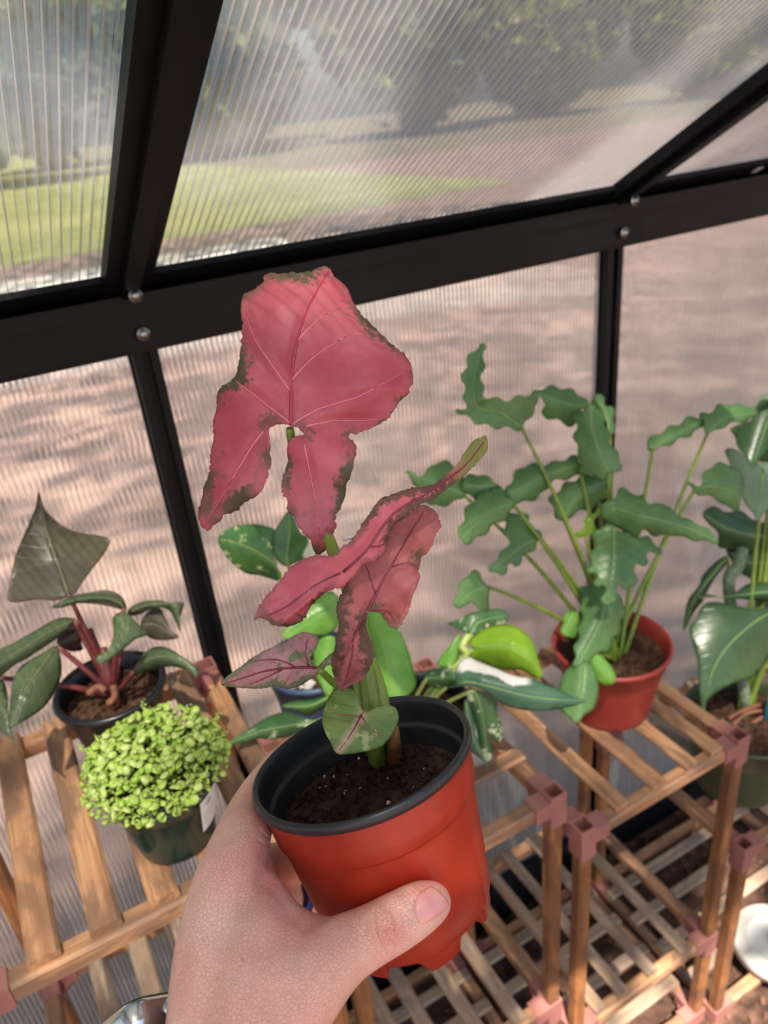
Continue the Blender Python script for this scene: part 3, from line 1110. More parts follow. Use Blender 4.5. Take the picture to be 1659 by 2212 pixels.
lf1, b1 = leaf(held, LEAF1, [(541, 872), (548, 600), (590, 380), (650, 230), (735, 85)], [0.322, 0.320, 0.326, 0.336, 0.352], PINK, fold=0.016, lobe=-0.006, wav=0.0035,
               veins=[[(500, 868), (400, 905), (300, 1050), (200, 1220), (100, 1385)], [(600, 922), (625, 1050), (665, 1250), (695, 1500)], [(550, 868), (680, 790), (880, 730), (1010, 660), (1140, 590)],
                      [(535, 860), (420, 770), (330, 700), (260, 650)], [(548, 640), (640, 540), (800, 430), (960, 390)], [(540, 700), (440, 560), (350, 420), (310, 300)], [(575, 440), (680, 330), (800, 270)], [(620, 880), (750, 850), (900, 850), (1010, 840)]],
               off=o1, sc=2.37, sp=6.5, serr=1.7, vmat=VPINK, vmat2=VPINKL, vr=0.0008, wl=46, label='large upright pink arrowhead leaf with green mottled margin')
LEAF2 = [(1050, 942), (1053, 972), (1033, 997), (999, 1031), (965, 1056), (932, 1082), (906, 1090), (861, 1126), (838, 1156), (835, 1187), (810, 1215), (782, 1220), (771, 1238), (753, 1259), (741, 1269), (712, 1277), (692, 1290),
         (671, 1310), (654, 1341), (625, 1353), (595, 1351), (574, 1338), (559, 1333), (549, 1341), (554, 1320), (569, 1295), (595, 1264), (615, 1243), (631, 1223), (656, 1207), (679, 1200), (707, 1201), (728, 1200), (735, 1185),
         (759, 1167), (779, 1141), (794, 1115), (822, 1077), (856, 1065), (889, 1054), (921, 1050), (948, 1039), (982, 1010), (1003, 980), (1020, 955), (1037, 944)]
lf2, b2 = leaf(held, LEAF2, [(742, 1235), (790, 1190), (850, 1110), (925, 1065), (1000, 1010), (1045, 955)], [0.312, 0.312, 0.316, 0.327, 0.345, 0.362], MAUVE, fold=0.004, tilt=0.012, lobe=-0.004, wav=0.002,
               veins=[[(735, 1238), (680, 1265), (620, 1310), (560, 1338)], [(800, 1180), (820, 1180), (836, 1170)], [(840, 1120), (850, 1130), (858, 1128)]], sp=6, serr=1.5, vmat=VMAUVE, vr=0.0007, wl=36,
               label='folded mauve pink leaf with a curled green tip')
LEAF3 = [(871, 1115), (895, 1098), (915, 1090), (932, 1098), (948, 1115), (953, 1136), (940, 1153), (936, 1172), (923, 1195), (912, 1202), (905, 1233), (907, 1249), (889, 1290), (882, 1320), (861, 1354), (846, 1354), (830, 1338),
         (820, 1323), (805, 1321), (794, 1325), (792, 1356), (802, 1387), (807, 1412), (800, 1443), (779, 1469), (753, 1482), (738, 1494), (730, 1479), (718, 1453), (715, 1428), (723, 1402), (725, 1377), (733, 1351), (728, 1320),
         (730, 1300), (743, 1269), (759, 1240), (779, 1210), (800, 1190), (825, 1150), (845, 1130)]
lf3, b3 = leaf(held, LEAF3, [(795, 1318), (830, 1250), (870, 1180), (915, 1105)], [0.322, 0.326, 0.334, 0.345], RUST, fold=-0.004, tilt=-0.004, lobe=-0.004, wav=0.0025,
               veins=[[(790, 1325), (765, 1370), (760, 1420), (742, 1485)], [(805, 1318), (835, 1320), (855, 1345)], [(812, 1285), (800, 1250), (790, 1220)], [(845, 1225), (885, 1215), (905, 1230)]], sp=6, serr=1.6, vmat=VMAUVE, vr=0.0007, wl=34,
               label='rusty pink leaf with brown green margin and one hanging lobe')
LEAF4 = [(477, 1479), (492, 1461), (523, 1438), (549, 1418), (579, 1402), (615, 1387), (636, 1372), (661, 1365), (688, 1377), (682, 1402), (672, 1418), (674, 1433), (684, 1441), (697, 1428), (722, 1407), (718, 1433), (707, 1438),
         (687, 1456), (672, 1466), (646, 1482), (620, 1489), (595, 1482), (569, 1487), (533, 1487), (497, 1484)]
lf4, b4 = leaf(held, LEAF4, [(684, 1442), (640, 1442), (580, 1448), (530, 1463), (480, 1479)], [0.334, 0.326, 0.318, 0.312, 0.309], ROSEG, fold=0.006, tilt=-0.003, wav=0.0015,
               veins=[[(640, 1442), (600, 1425), (550, 1428)], [(610, 1446), (570, 1466), (540, 1478)], [(668, 1440), (660, 1410), (665, 1380)]], sp=5.5, serr=0.6, vmat=VMAUVE, vr=0.0006, label='dusty pink and green leaf hanging over the pot edge')
LEAF5 = [(782, 1533), (771, 1505), (759, 1487), (733, 1484), (713, 1500), (702, 1525), (696, 1551), (700, 1577), (713, 1602), (728, 1628), (759, 1628), (789, 1623), (825, 1612), (846, 1587), (861, 1556), (856, 1530), (836, 1523),
         (810, 1530), (795, 1536)]
lf5, b5 = leaf(held, LEAF5, [(785, 1536), (770, 1565), (752, 1595), (728, 1628)], [0.322, 0.316, 0.313, 0.314], HEART, fold=0.005, lobe=0.002, wav=0.001, veins=[[(780, 1545), (800, 1575), (830, 1590)], [(778, 1548), (745, 1545), (715, 1540)]], sp=5.5, serr=0.4, vmat=VMAUVE, vr=0.0004,
               label='small green heart shaped leaf with cream speckles')

def petiole(name, pts, rads, mat, parent):
    return tube(name, crom([np.asarray(p) for p in pts], 5), np.interp(np.linspace(0, 1, (len(pts) - 1) * 5 + 1), np.linspace(0, 1, len(rads)), rads), mat, parent, 10)
S1 = onsoil(812, 1640)
petiole('petiole', [S1 - PAX * 0.004, W(806, 1560, 0.345), W(795, 1470, 0.344), W(770, 1330, 0.342), W(722, 1195, 0.336), W(655, 1040, 0.331), W(632, 960, 0.326), W(626, 925, 0.3225)], [0.0046, 0.004, 0.0034, 0.0028, 0.0022, 0.0016], STEMG, held)
S2 = onsoil(838, 1625)
petiole('petiole', [S2 - PAX * 0.004, W(832, 1560, 0.350), W(815, 1475, 0.350), W(786, 1390, 0.345), W(778, 1345, 0.336), W(786, 1318, 0.327)], [0.0042, 0.0036, 0.0028, 0.0016], STEMG, held)
S3 = onsoil(800, 1615)
petiole('petiole', [S3 - PAX * 0.004, W(795, 1560, 0.349), W(775, 1470, 0.349), W(760, 1330, 0.345), W(748, 1260, 0.334), W(742, 1238, 0.3135)], [0.004, 0.0034, 0.0024, 0.0014], STEMG, held)
petiole('petiole', [S3 - PAX * 0.002, W(780, 1560, 0.350), W(750, 1500, 0.350), W(715, 1470, 0.345), W(690, 1446, 0.3355)], [0.0024, 0.002, 0.0014], STEMG, held)
petiole('petiole', [onsoil(812, 1650) - PAX * 0.002, W(812, 1600, 0.340), W(800, 1555, 0.334), W(785, 1538, 0.3225)], [0.0024, 0.002, 0.0012], STEMG, held)
# withered sheath at the soil and a curled dry scrap on the folded leaf
DRY = plain('dry_sheath', srgb(150, 96, 48), 0.7, var=0.3, scale=120)
petiole('dry_sheath', [onsoil(850, 1640), W(852, 1600, 0.346), W(858, 1568, 0.345)], [0.004, 0.003, 0.0006], DRY, held)
petiole('dry_tip', [W(740, 1166, 0.313), W(752, 1162, 0.3125), W(764, 1160, 0.3125), W(774, 1150, 0.3128)], [0.0004, 0.0009, 0.001, 0.0005], PERL, held)
# ---------------------------------------------------------------- hand
def skin_mat():
    m = NT('skin')
    co = m.obj()
    n1 = m.noise(co, 28, 4, 0.6)
    n2 = m.noise(co, 160, 4, 0.6)
    vor = m.n('TexVoronoi', feature='DISTANCE_TO_EDGE', ins={'Vector': m.n('Mapping', ins={'Vector': co, 'Scale': (1.0, 1.0, 1.6)}).outputs[0], 'Scale': 620.0}).outputs['Distance']
    c = m.mix(m.ramp(n1, 0.35, 0.68), srgb(234, 186, 166), srgb(222, 166, 148))
    c = m.mix(m.ramp(n2, 0.55, 0.8, 0.0, 0.35), c, srgb(206, 140, 124))
    red = m.attr('red')
    c = m.mix(m.math('MULTIPLY', red, 0.75), c, srgb(222, 122, 116))
    c = m.mix(m.math('MULTIPLY', m.attr('mole'), 0.6), c, srgb(186, 100, 82))
    h = m.math('ADD', m.ramp(vor, 0.0, 0.12), m.math('MULTIPLY', n2, 0.8))
    p = m.principled(**{'Base Color': c, 'Roughness': 0.48, 'Subsurface Weight': 0.22, 'Subsurface Radius': (0.9, 0.35, 0.2), 'Subsurface Scale': 0.006,
                        'Specular IOR Level': 0.4, 'Normal': m.bump(h, 0.00028, 0.7)})
    return m.end(p.outputs[0])
SKIN = skin_mat()

spheres = []

def chain(pts, push=-1):
    """pts: (px, py, depth, radius in pixels)"""
    Q = crom(pts, 10)
    for x, y, d, r in Q:
        if push:
            d = clear_ray(x, y, d, r, push)
        spheres.append((W(x, y, d), r * d / FPX))
    return Q

# thumb, from the wrist along the metacarpal to the tip
thumb = chain([(600, 2230, 0.272, 95), (662, 2128, 0.278, 92), (728, 2062, 0.286, 76), (790, 2027, 0.293, 66), (858, 1990, 0.300, 62), (905, 1962, 0.306, 56), (932, 1949, 0.309, 46)])
# index side of the back of the hand
chain([(462, 2240, 0.275, 110), (462, 2120, 0.282, 98), (470, 2010, 0.291, 86), (492, 1905, 0.302, 76), (520, 1822, 0.318, 66), (548, 1745, 0.336, 53), (592, 1680, 0.360, 47), (660, 1620, 0.385, 44), (740, 1600, 0.398, 40), (800, 1600, 0.398, 34)], 1)
# back of the hand between thumb and index
chain([(530, 2240, 0.270, 120), (545, 2130, 0.277, 100), (552, 2030, 0.288, 84), (556, 1955, 0.303, 58), (560, 1905, 0.318, 42)])
chain([(600, 2130, 0.277, 95), (612, 2062, 0.286, 74), (628, 2018, 0.296, 46)])
chain([(720, 2062, 0.287, 66), (660, 2040, 0.291, 62), (600, 1995, 0.298, 60), (560, 1930, 0.306, 56)])
# web of skin
chain([(720, 2025, 0.292, 40), (662, 2005, 0.297, 36), (608, 1966, 0.303, 34), (572, 1908, 0.311, 34), (552, 1850, 0.322, 36)])
# remaining palm behind
chain([(520, 2230, 0.300, 110), (520, 2100, 0.315, 95), (530, 1990, 0.330, 80), (545, 1910, 0.340, 60)], 1)
chain([(590, 2230, 0.300, 90), (570, 2110, 0.325, 70), (555, 2020, 0.345, 54)], 1)
# middle, ring and little finger behind the pot
chain([(535, 1895, 0.338, 54), (585, 1868, 0.362, 46), (640, 1862, 0.382, 42), (720, 1850, 0.398, 40), (800, 1850, 0.402, 38), (860, 1850, 0.400, 32)], 1)
chain([(555, 1960, 0.350, 52), (610, 1945, 0.374, 44), (680, 1945, 0.396, 40), (760, 1935, 0.408, 38), (840, 1930, 0.408, 32)], 1)
chain([(575, 2030, 0.350, 48), (640, 2015, 0.378, 38), (720, 2010, 0.402, 34), (800, 2005, 0.412, 30)], 1)
# wrist and forearm running out of the picture
chain([(462, 2240, 0.276, 110), (452, 2420, 0.268, 112), (440, 2700, 0.260, 125), (430, 3100, 0.255, 140), (420, 3500, 0.250, 150)], 0)
chain([(540, 2240, 0.272, 122), (545, 2420, 0.264, 125), (560, 2700, 0.258, 140), (580, 3100, 0.252, 150), (600, 3500, 0.246, 160)], 0)
chain([(610, 2240, 0.280, 92), (622, 2420, 0.270, 105), (650, 2700, 0.264, 120), (690, 3100, 0.258, 140), (740, 3500, 0.252, 150)], 0)
chain([(530, 2240, 0.300, 110), (540, 2420, 0.294, 120), (560, 2700, 0.288, 130), (580, 3100, 0.282, 140), (600, 3500, 0.276, 150)], 0)

def ico(level):
    bm = bmesh.new()
    bmesh.ops.create_icosphere(bm, subdivisions=level, radius=1.0)
    v = np.array([p.co[:] for p in bm.verts])
    f = [tuple(q.index for q in p.verts) for p in bm.faces]
    bm.free()
    return v, np.array(f)
iv, if_ = ico(2)
vv, ff = [], []
for k, (P, r) in enumerate(spheres):
    vv.append(iv * r + P)
    ff.append(if_ + k * len(iv))
vv = np.vstack(vv)
ff = np.vstack(ff)
tmp = mobj('tmp_hand', vv, ff, None)
rm = tmp.modifiers.new('remesh', 'REMESH')
rm.mode = 'VOXEL'
rm.voxel_size = 0.0011
rm.use_smooth_shade = True
sm = tmp.modifiers.new('smooth', 'SMOOTH')
sm.factor = 0.5
sm.iterations = 26
sb = tmp.modifiers.new('sub', 'SUBSURF')
sb.levels = 1
sb.render_levels = 1
dg = bpy.context.evaluated_depsgraph_get()
hm = bpy.data.meshes.new_from_object(tmp.evaluated_get(dg))
toff = np.array(tmp.location)
bpy.data.objects.remove(tmp)
nv = len(hm.vertices)
hc = np.empty(nv * 3)
hm.vertices.foreach_get('co', hc)
hc = hc.reshape(-1, 3) + toff
nrm_ = np.empty(nv * 3)
hm.vertices.foreach_get('normal', nrm_)
nrm_ = nrm_.reshape(-1, 3)
hx, hy, hd = proj(hc)
facing = ((CAM - hc) * nrm_).sum(1) > 0
front = facing & (hd < 0.335)
Q2 = np.stack([hx, hy], 1)
crease = np.zeros(nv)
lines = [[(808, 1968), (811, 2000), (818, 2030), (834, 2060)], [(838, 1962), (848, 1985), (850, 2008)], [(820, 1996), (829, 2008), (827, 2016)], [(829, 2010), (840, 2004), (848, 2004)], [(829, 2012), (836, 2026), (846, 2036), (856, 2054)],
         [(866, 1988), (869, 2020), (866, 2038)], [(790, 1985), (788, 2020)], [(700, 2170), (715, 2160), (735, 2152)], [(705, 2185), (722, 2178)], [(560, 1790), (575, 1806), (590, 1812)], [(556, 1812), (570, 1822)]]
for li, L in enumerate(lines):
    d_, _, _ = polydist(Q2, crom(L, 5))
    crease = np.maximum(crease, np.exp(-(d_ / (2.0 if li < 5 else 2.0)) ** 2) * (1.0 if li < 5 else 0.6) * (0.6 if 1 < li < 5 else 1.0))
crease *= front
hc = hc - nrm_ * (crease * 0.0007)[:, None]
red = np.zeros(nv)
for (x, y, s, a) in ((842, 2012, 42, 0.75), (930, 1925, 45, 0.7), (590, 1890, 50, 0.8), (545, 1850, 45, 0.5), (640, 2000, 60, 0.35), (560, 1760, 50, 0.55), (480, 1880, 60, 0.3), (800, 1950, 60, 0.25)):
    red = np.maximum(red, a * np.exp(-((hx - x) ** 2 + (hy - y) ** 2) / (s * s)))
hbase = hc[hc[:, 2].argmin()]
hl = np.array([hbase[0], hbase[1], hbase[2]])
hm.vertices.foreach_set('co', (hc - hl).ravel())
mole = np.zeros(nv)
for (x, y, s) in ((523, 2073, 4.0), (470, 2115, 3.0), (610, 2110, 2.5), (440, 2030, 2.5)):
    mole = np.maximum(mole, np.exp(-((hx - x) ** 2 + (hy - y) ** 2) / (s * s)) * front)
for nm, arr in (('red', red), ('mole', mole)):
    at = hm.attributes.new(nm, 'FLOAT', 'POINT')
    at.data.foreach_set('value', arr.astype(np.float32))
hm.materials.clear()
hm.materials.append(SKIN)
hm.polygons.foreach_set('use_smooth', [True] * len(hm.polygons))
hm.update()
person = bpy.data.objects.new('person', hm)
COL.objects.link(person)
person.location = Vector(hl)
ORG[person.name] = hl
tag(person, 'bare left hand and wrist gripping the orange pot, thumb across its front', 'person')

polys = [tuple(p.vertices) for p in hm.polygons]
hbvh = BVHTree.FromPolygons([Vector(p) for p in hc], polys)

def hitp(px, py, lift=0.0):
    r = ray(px, py)
    r = r / np.linalg.norm(r)
    h = hbvh.ray_cast(Vector(CAM), Vector(r))
    return (np.array(h[0]) - r * lift, np.array(h[1])) if h[0] is not None else (None, None)

# thumb nail
nail = [(894, 1956), (899, 1940), (912, 1925), (930, 1915), (944, 1922), (957, 1934), (967, 1947), (971, 1954), (966, 1962), (950, 1974), (934, 1986), (918, 1994), (908, 1996), (899, 1984), (895, 1970)]
ring_ = np.array(crom(nail, 4, True))
cen = ring_.mean(0)
NV, NF = [], []
ok = True
lev = [0.0, 0.25, 0.5, 0.72, 0.88, 0.97, 1.0]
nn = len(ring_)
last = None
for li, s in enumerate(lev):
    for q in ring_:
        p = cen + (q - cen) * s
        h, n_ = hitp(p[0], p[1], 0.0)
        if h is None or (last is not None and np.linalg.norm(h - last) > 0.012):
            h = last if last is not None else W(p[0], p[1], 0.30)
            n_ = np.array(rr_) * -1
        last = h
        NV.append(h + n_ * (0.00055 * (1 - s ** 6) + (0.0002 if s < 1 else -0.0004)))
for li in range(len(lev) - 1):
    for k in range(nn):
        NF.append((li * nn + k, (li + 1) * nn + k, (li + 1) * nn + (k + 1) % nn, li * nn + (k + 1) % nn))
NAIL = NT('nail')
nc = NAIL.mix(NAIL.ramp(NAIL.noise(NAIL.obj(), 120, 2), 0.3, 0.7), srgb(232, 164, 156), srgb(224, 148, 142))
NAIL = NAIL.end(NAIL.principled(**{'Base Color': nc, 'Roughness': 0.26, 'Subsurface Weight': 0.1, 'Subsurface Scale': 0.003}).outputs[0])
mobj('thumb_nail', NV, NF, NAIL, person)

# dark blue ring on the ring finger
RINGM = plain('blue_band', srgb(36, 42, 110), 0.3, 0.3, 0.1, 60)
ca, cb = W(610, 1945, 0.374), W(680, 1945, 0.396)
axr = (cb - ca) / np.linalg.norm(cb - ca)
cr_ = ca * 0.72 + cb * 0.28
v, f = lathe_vf([(0.0098, -0.003), (0.0112, -0.0026), (0.0114, 0.0), (0.0112, 0.0026), (0.0098, 0.003), (0.0092, 0.0)], cr_, axr, 36, closed=True)
tag(mobj('finger_ring', v, f, RINGM), 'dark blue band ring on a finger behind the pot', 'ring')

# wristwatch at the outer wrist
watch = empty('wristwatch', W(300, 2230, 0.285), 'silver watch with a pale green band on the wrist', 'watch')
CHROME = plain('polished_silver', srgb(206, 206, 208), 0.2, 1.0, 0.06, 80)
BLK = plain('black_glass', srgb(20, 20, 24), 0.1, 0, 0.05)
BAND = plain('pale_green_woven_band', srgb(132, 176, 140), 0.8, 0, 0.2, 500, 0.0006)
wa, wb = W(252, 2212, 0.290), W(328, 2152, 0.284)      # along the visible edge of the case
ux = (wb - wa) / np.linalg.norm(wb - wa)
uz = W(225, 2180, 0.300) - W(300, 2215, 0.287)          # outward from the wrist
uz = uz - ux * (uz @ ux)
uz /= np.linalg.norm(uz)
uy = np.cross(uz, ux)
wc = W(310, 2216, 0.290)

def rbox(c, hx_, hy_, hz_, rad, n=6):
    v, f = [], []
    outl = []
    for (sx, sy, a0) in ((1, 1, 0), (-1, 1, 90), (-1, -1, 180), (1, -1, 270)):
        for k in range(n + 1):
            a = math.radians(a0 + 90 * k / n)
            outl.append((sx * (hx_ - rad) + rad * math.cos(a), sy * (hy_ - rad) + rad * math.sin(a)))
    m_ = len(outl)
    zs = [(-1, 0.80), (-0.85, 0.95), (-0.4, 1.0), (0.4, 1.0), (0.85, 0.95), (1, 0.80)]
    for z, s in zs:
        for (x, y) in outl:
            v.append(c + ux * x * s + uy * y * s + uz * z * hz_)
    for i in range(len(zs) - 1):
        for k in range(m_):
            f.append((i * m_ + k, i * m_ + (k + 1) % m_, (i + 1) * m_ + (k + 1) % m_, (i + 1) * m_ + k))
    f.append(tuple(range(m_ - 1, -1, -1)))
    f.append(tuple(range((len(zs) - 1) * m_, len(zs) * m_)))
    return v, f
v, f = rbox(wc, 0.0155, 0.016, 0.0052, 0.007)
case = mobj('case', v, f, CHROME, watch)
v, f = rbox(wc + uz * 0.0052, 0.0125, 0.013, 0.0009, 0.006)
mobj('screen', v, f, BLK, case)
v, f = lathe_vf([(0.0, 0.0035), (0.0026, 0.0032), (0.003, 0.0022), (0.003, 0.0)], wc + ux * 0.0152 - uz * 0.0005, ux, 24)
mobj('crown', v, f, CHROME, case)
bp = []
e0 = wc - uz * 0.003
for t in np.linspace(0, 1, 14):
    a = -2.3 + 4.6 * t
    bp.append(e0 - uz * 0.021 + uz * 0.021 * math.cos(a) + uy * 0.029 * math.sin(a))
v, f = [], []
for i, p in enumerate(bp):
    tn = bp[min(i + 1, 13)] - bp[max(i - 1, 0)]
    tn /= np.linalg.norm(tn)
    nn_ = np.cross(tn, ux)
    for (a, b_) in ((-0.0095, -0.001), (0.0095, -0.001), (0.0095, 0.001), (-0.0095, 0.001)):
        v.append(p + ux * a + nn_ * b_)
for i in range(13):
    for k in range(4):
        f.append((i * 4 + k, i * 4 + (k + 1) % 4, (i + 1) * 4 + (k + 1) % 4, (i + 1) * 4 + k))
mobj('band', v, f, BAND, watch, False)
# ---------------------------------------------------------------- pots
def pot(root, c, r0, r1, h, mat, lip=0.004, wall_=0.002, collar=0.25, rimh=0.006, soilm=SOILB, soild=0.018, name='pot', chunks=90, seed=1, perl=0, inner=None):
    c = np.asarray(c, float)
    k = (r1 - r0)
    pr = [(0.0, 0.002), (r0 * 0.9, 0.0), (r0, 0.001), (r0 + k * 0.04, h * 0.04)]
    pr += [(r0 + k * t, h * t) for t in np.linspace(0.1, 1 - collar, 6)]
    pr += [(r0 + k * (1 - collar) + 0.0014, h * (1 - collar) + 0.001), (r1 + 0.0014, h - rimh)]
    pr += [(r1 + lip, h - rimh), (r1 + lip + 0.0006, h - rimh * 0.5), (r1 + lip * 0.7, h), (r1, h), (r1 - wall_, h - 0.002)]
    pr += [(r1 - wall_ - k * soild / h - 0.0005, h - soild - 0.004)]
    v, f = lathe_vf(pr, c, n=64)
    p = mobj(name, v, f, mat, root)
    soil(root, c + [0, 0, h - soild], (0, 0, 1), r1 - wall_ - k * soild / h, soilm, chunks, 0.003, perl, seed, 0.003)
    return p

TERRA = plain('brick_red_plastic', srgb(150, 52, 42), 0.45, var=0.08, scale=30)
BLACKG = plain('gloss_black_plastic', srgb(26, 26, 28), 0.3, var=0.1, scale=30)
DKGREEN = plain('dark_green_plastic', srgb(30, 52, 42), 0.18, var=0.1, scale=25)
OLIVE = plain('olive_green_plastic', srgb(66, 74, 48), 0.45, var=0.1, scale=25)
BLUE = plain('slate_blue_plastic', srgb(64, 84, 116), 0.4, var=0.1, scale=25)

def stem_to(name, root, p_from, p_to, r, mat, lift=0.5, bend=(0, 0, 0)):
    p_from, p_to = np.asarray(p_from), np.asarray(p_to)
    L = np.linalg.norm(p_to - p_from)
    mid = p_from * 0.55 + p_to * 0.45 + np.array([0, 0, L * 0.22 * lift]) + np.asarray(bend)
    mid[1] = min(mid[1], YMAX - 0.01)
    return tube(name, bez(p_from, mid, p_to, 12), [r * (1 - 0.035 * i) for i in range(12)], mat, root, 8)

def plant_leaves(root, crown, specs, off, sc, mat, vmat, stem, sr=0.0024, sp=7.0, thick=0.0006, lift=0.5, vr=0.0011, lob=0.0):
    for s in specs:
        ol, mid, d = s[0], s[1], s[2]
        kw = dict(s[3]) if len(s) > 3 else {}
        mt = kw.pop('mat', mat)
        st_ = kw.pop('stem', True)
        sm_ = kw.pop('stemmat', stem)
        lf = kw.pop('lift', lift)
        o, b = leaf(root, ol, mid, d, mt, off=off, sc=sc, sp=sp, thick=thick, lob=kw.pop('lob', lob), vmat=kw.pop('vmat', vmat), vr=vr, **kw)
        if st_:
            src = crown + np.array([random.uniform(-0.012, 0.012), random.uniform(-0.012, 0.012), -0.01])
            stem_to('petiole', root, src, b, sr, sm_, lf)

# dark bronze philodendron on the tall stand
cD = onz(282, 1618, 0.811)
rD = empty('potted_philodendron', cD, 'dark bronze green pointed leaf plant in a black pot on the tall stand', 'potted plant')
pot(rD, cD, 0.034, 0.0475, 0.082, BLACKG, seed=21, chunks=120)
BRONZE = leafmat('bronze_blade', srgb(88, 82, 60), srgb(66, 60, 44), srgb(96, 62, 46), 1.2, 0.4, srgb(116, 112, 84), 0.8, lat=8, latamt=0.2, nscale=20, rough=0.34, trans=0.12)
BRONZG = leafmat('olive_blade', srgb(92, 108, 72), srgb(72, 88, 58), None, veinc=srgb(120, 136, 100), vein_mm=0.8, lat=8, latamt=0.2, nscale=20, rough=0.3, trans=0.15)
BRONZR = leafmat('maroon_underside', srgb(84, 52, 44), srgb(60, 36, 34), None, veinc=srgb(120, 60, 56), vein_mm=0.8, nscale=20, rough=0.4, trans=0.15)
crD = cD + [0, 0, 0.07]
plant_leaves(rD, crD, [
    ([(205, 150), (235, 240), (290, 300), (360, 350), (450, 375), (530, 385), (582, 410), (560, 470), (500, 550), (440, 630), (400, 690), (375, 705), (300, 730), (200, 725), (100, 740), (50, 735), (42, 700), (60, 600), (80, 500), (110, 420), (150, 330), (190, 230)],
     [(362, 695), (330, 600), (280, 460), (235, 310), (205, 155)], [0.700, 0.700, 0.71, 0.72], dict(fold=-0.012, tilt=0.006, wav=0.002)),
    ([(265, 770), (330, 730), (400, 700), (480, 685), (560, 675), (620, 690), (655, 720), (672, 770), (640, 778), (590, 765), (540, 755), (480, 748), (420, 745), (370, 757), (330, 768)],
     [(660, 770), (620, 735), (540, 715), (440, 720), (340, 745), (270, 768)], [0.715, 0.70, 0.685, 0.67], dict(fold=0.02, mat=BRONZG)),
    ([(675, 790), (700, 760), (760, 735), (850, 728), (900, 742), (965, 738), (976, 760), (955, 830), (957, 900), (935, 850), (900, 785), (840, 765), (790, 782), (750, 802), (700, 812)],
     [(690, 795), (760, 762), (850, 748), (930, 760), (955, 890)], [0.74, 0.735, 0.73, 0.735], dict(fold=0.01, mat=BRONZG)),
    ([(745, 850), (790, 785), (850, 768), (885, 840), (920, 900), (952, 920), (930, 935), (860, 942), (800, 932), (765, 900)], [(760, 860), (830, 860), (935, 925)], [0.75, 0.745, 0.74], dict(fold=0.006, stem=False, mat=BRONZE)),
    ([(600, 820), (640, 790), (680, 800), (720, 840), (760, 880), (802, 905), (770, 920), (720, 937), (680, 970), (640, 1002), (590, 1042), (540, 1067), (508, 1050), (520, 1020), (560, 1000), (590, 960), (602, 900)],
     [(640, 800), (660, 880), (620, 960), (525, 1050)], [0.69, 0.68, 0.668, 0.66], dict(fold=0.012, mat=BRONZG)),
    ([(705, 1112), (740, 1040), (790, 990), (850, 973), (910, 990), (970, 1030), (1030, 1070), (1057, 1100), (1035, 1150), (1018, 1112), (960, 1090), (900, 1082), (830, 1092), (780, 1112)],
     [(712, 1105), (800, 1040), (900, 1030), (990, 1070), (1040, 1130)], [0.72, 0.708, 0.70, 0.698], dict(fold=0.012, mat=BRONZG)),
    ([(-90, 1040), (-30, 1000), (60, 960), (130, 920), (200, 880), (270, 840), (330, 820), (392, 825), (400, 842), (340, 905), (260, 962), (200, 1002), (140, 1042), (80, 1072), (30, 1112), (-20, 1155), (-80, 1150)],
     [(395, 835), (280, 890), (150, 970), (20, 1050), (-85, 1100)], [0.715, 0.69, 0.668, 0.65], dict(fold=0.014, mat=BRONZG)),
    ([(300, 970), (325, 1050), (325, 1130), (300, 1200), (250, 1280), (180, 1340), (100, 1385), (50, 1412), (45, 1350), (55, 1250), (70, 1150), (110, 1080), (170, 1040), (240, 1000)],
     [(305, 975), (230, 1070), (140, 1200), (60, 1400)], [0.705, 0.68, 0.662, 0.655], dict(fold=0.014, mat=BRONZG)),
    ([(-60, 1130), (10, 1150), (30, 1180), (42, 1260), (46, 1350), (52, 1430), (95, 1495), (40, 1450), (-10, 1410), (-60, 1330)], [(-40, 1140), (10, 1290), (92, 1492)], [0.69, 0.67, 0.655], dict(fold=0.01, mat=BRONZG)),
    ([(300, 950), (330, 900), (390, 850), (430, 860), (442, 900), (432, 960), (442, 992), (380, 1002), (330, 980)], [(435, 870), (390, 920), (310, 960)], [0.735, 0.73, 0.725], dict(fold=0.008, mat=BRONZR, stem=False)),
], (0, 1000), 2.458, BRONZE, VDARK, STEMR, 0.0034, 8, 0.0007, 0.3)
for (a, b_) in (((470, 880), 0.735), ((545, 980), 0.735)):
    stem_to('sheath', rD, crD, W(a[0] / 2.458, 1000 + a[1] / 2.458, b_), 0.006, STEMR, 0.2)
DRYB = plain('dry_brown_sheath', srgb(150, 96, 66), 0.7, var=0.25, scale=80)
for (p, q, e) in (((470, 1225), (520, 1190), (560, 1210)), ((600, 1180), (610, 1240), (575, 1280))):
    g = [W(x / 2.458, 1000 + y / 2.458, 0.712) for x, y in (p, q, e)]
    tube('dry_sheath', crom(g, 5), 0.0035, DRYB, rD, 6)

# small round leaved creeping plant in the dark green pot
cG = onz(384, 1800, 0.811)
rG = empty('potted_creeper', cG, 'bright green tiny round leaf plant in a glossy dark green pot', 'potted plant')
GH = 0.078
pG = pot(rG, cG, 0.0325, 0.0455, GH, DKGREEN, lip=0.0012, rimh=0.013, collar=0.2, seed=31, soild=0.008, chunks=30)
LIME = []
for i, (a, b_) in enumerate((((196, 216, 112), (168, 198, 82)), ((212, 224, 142), (186, 208, 110)), ((172, 206, 80), (142, 184, 60)))):
    m = NT('lime_leaf_%s' % 'abc'[i])
    nz = m.noise(m.obj(), 140, 2)
    c = m.mix(m.ramp(nz, 0.35, 0.65), srgb(*a), srgb(*b_))
    p = m.principled(**{'Base Color': c, 'Roughness': 0.42})
    t = m.n('BsdfTranslucent', ins={'Color': c})
    LIME.append(m.end(m.mixs(0.3, p.outputs[0], t.outputs[0])))

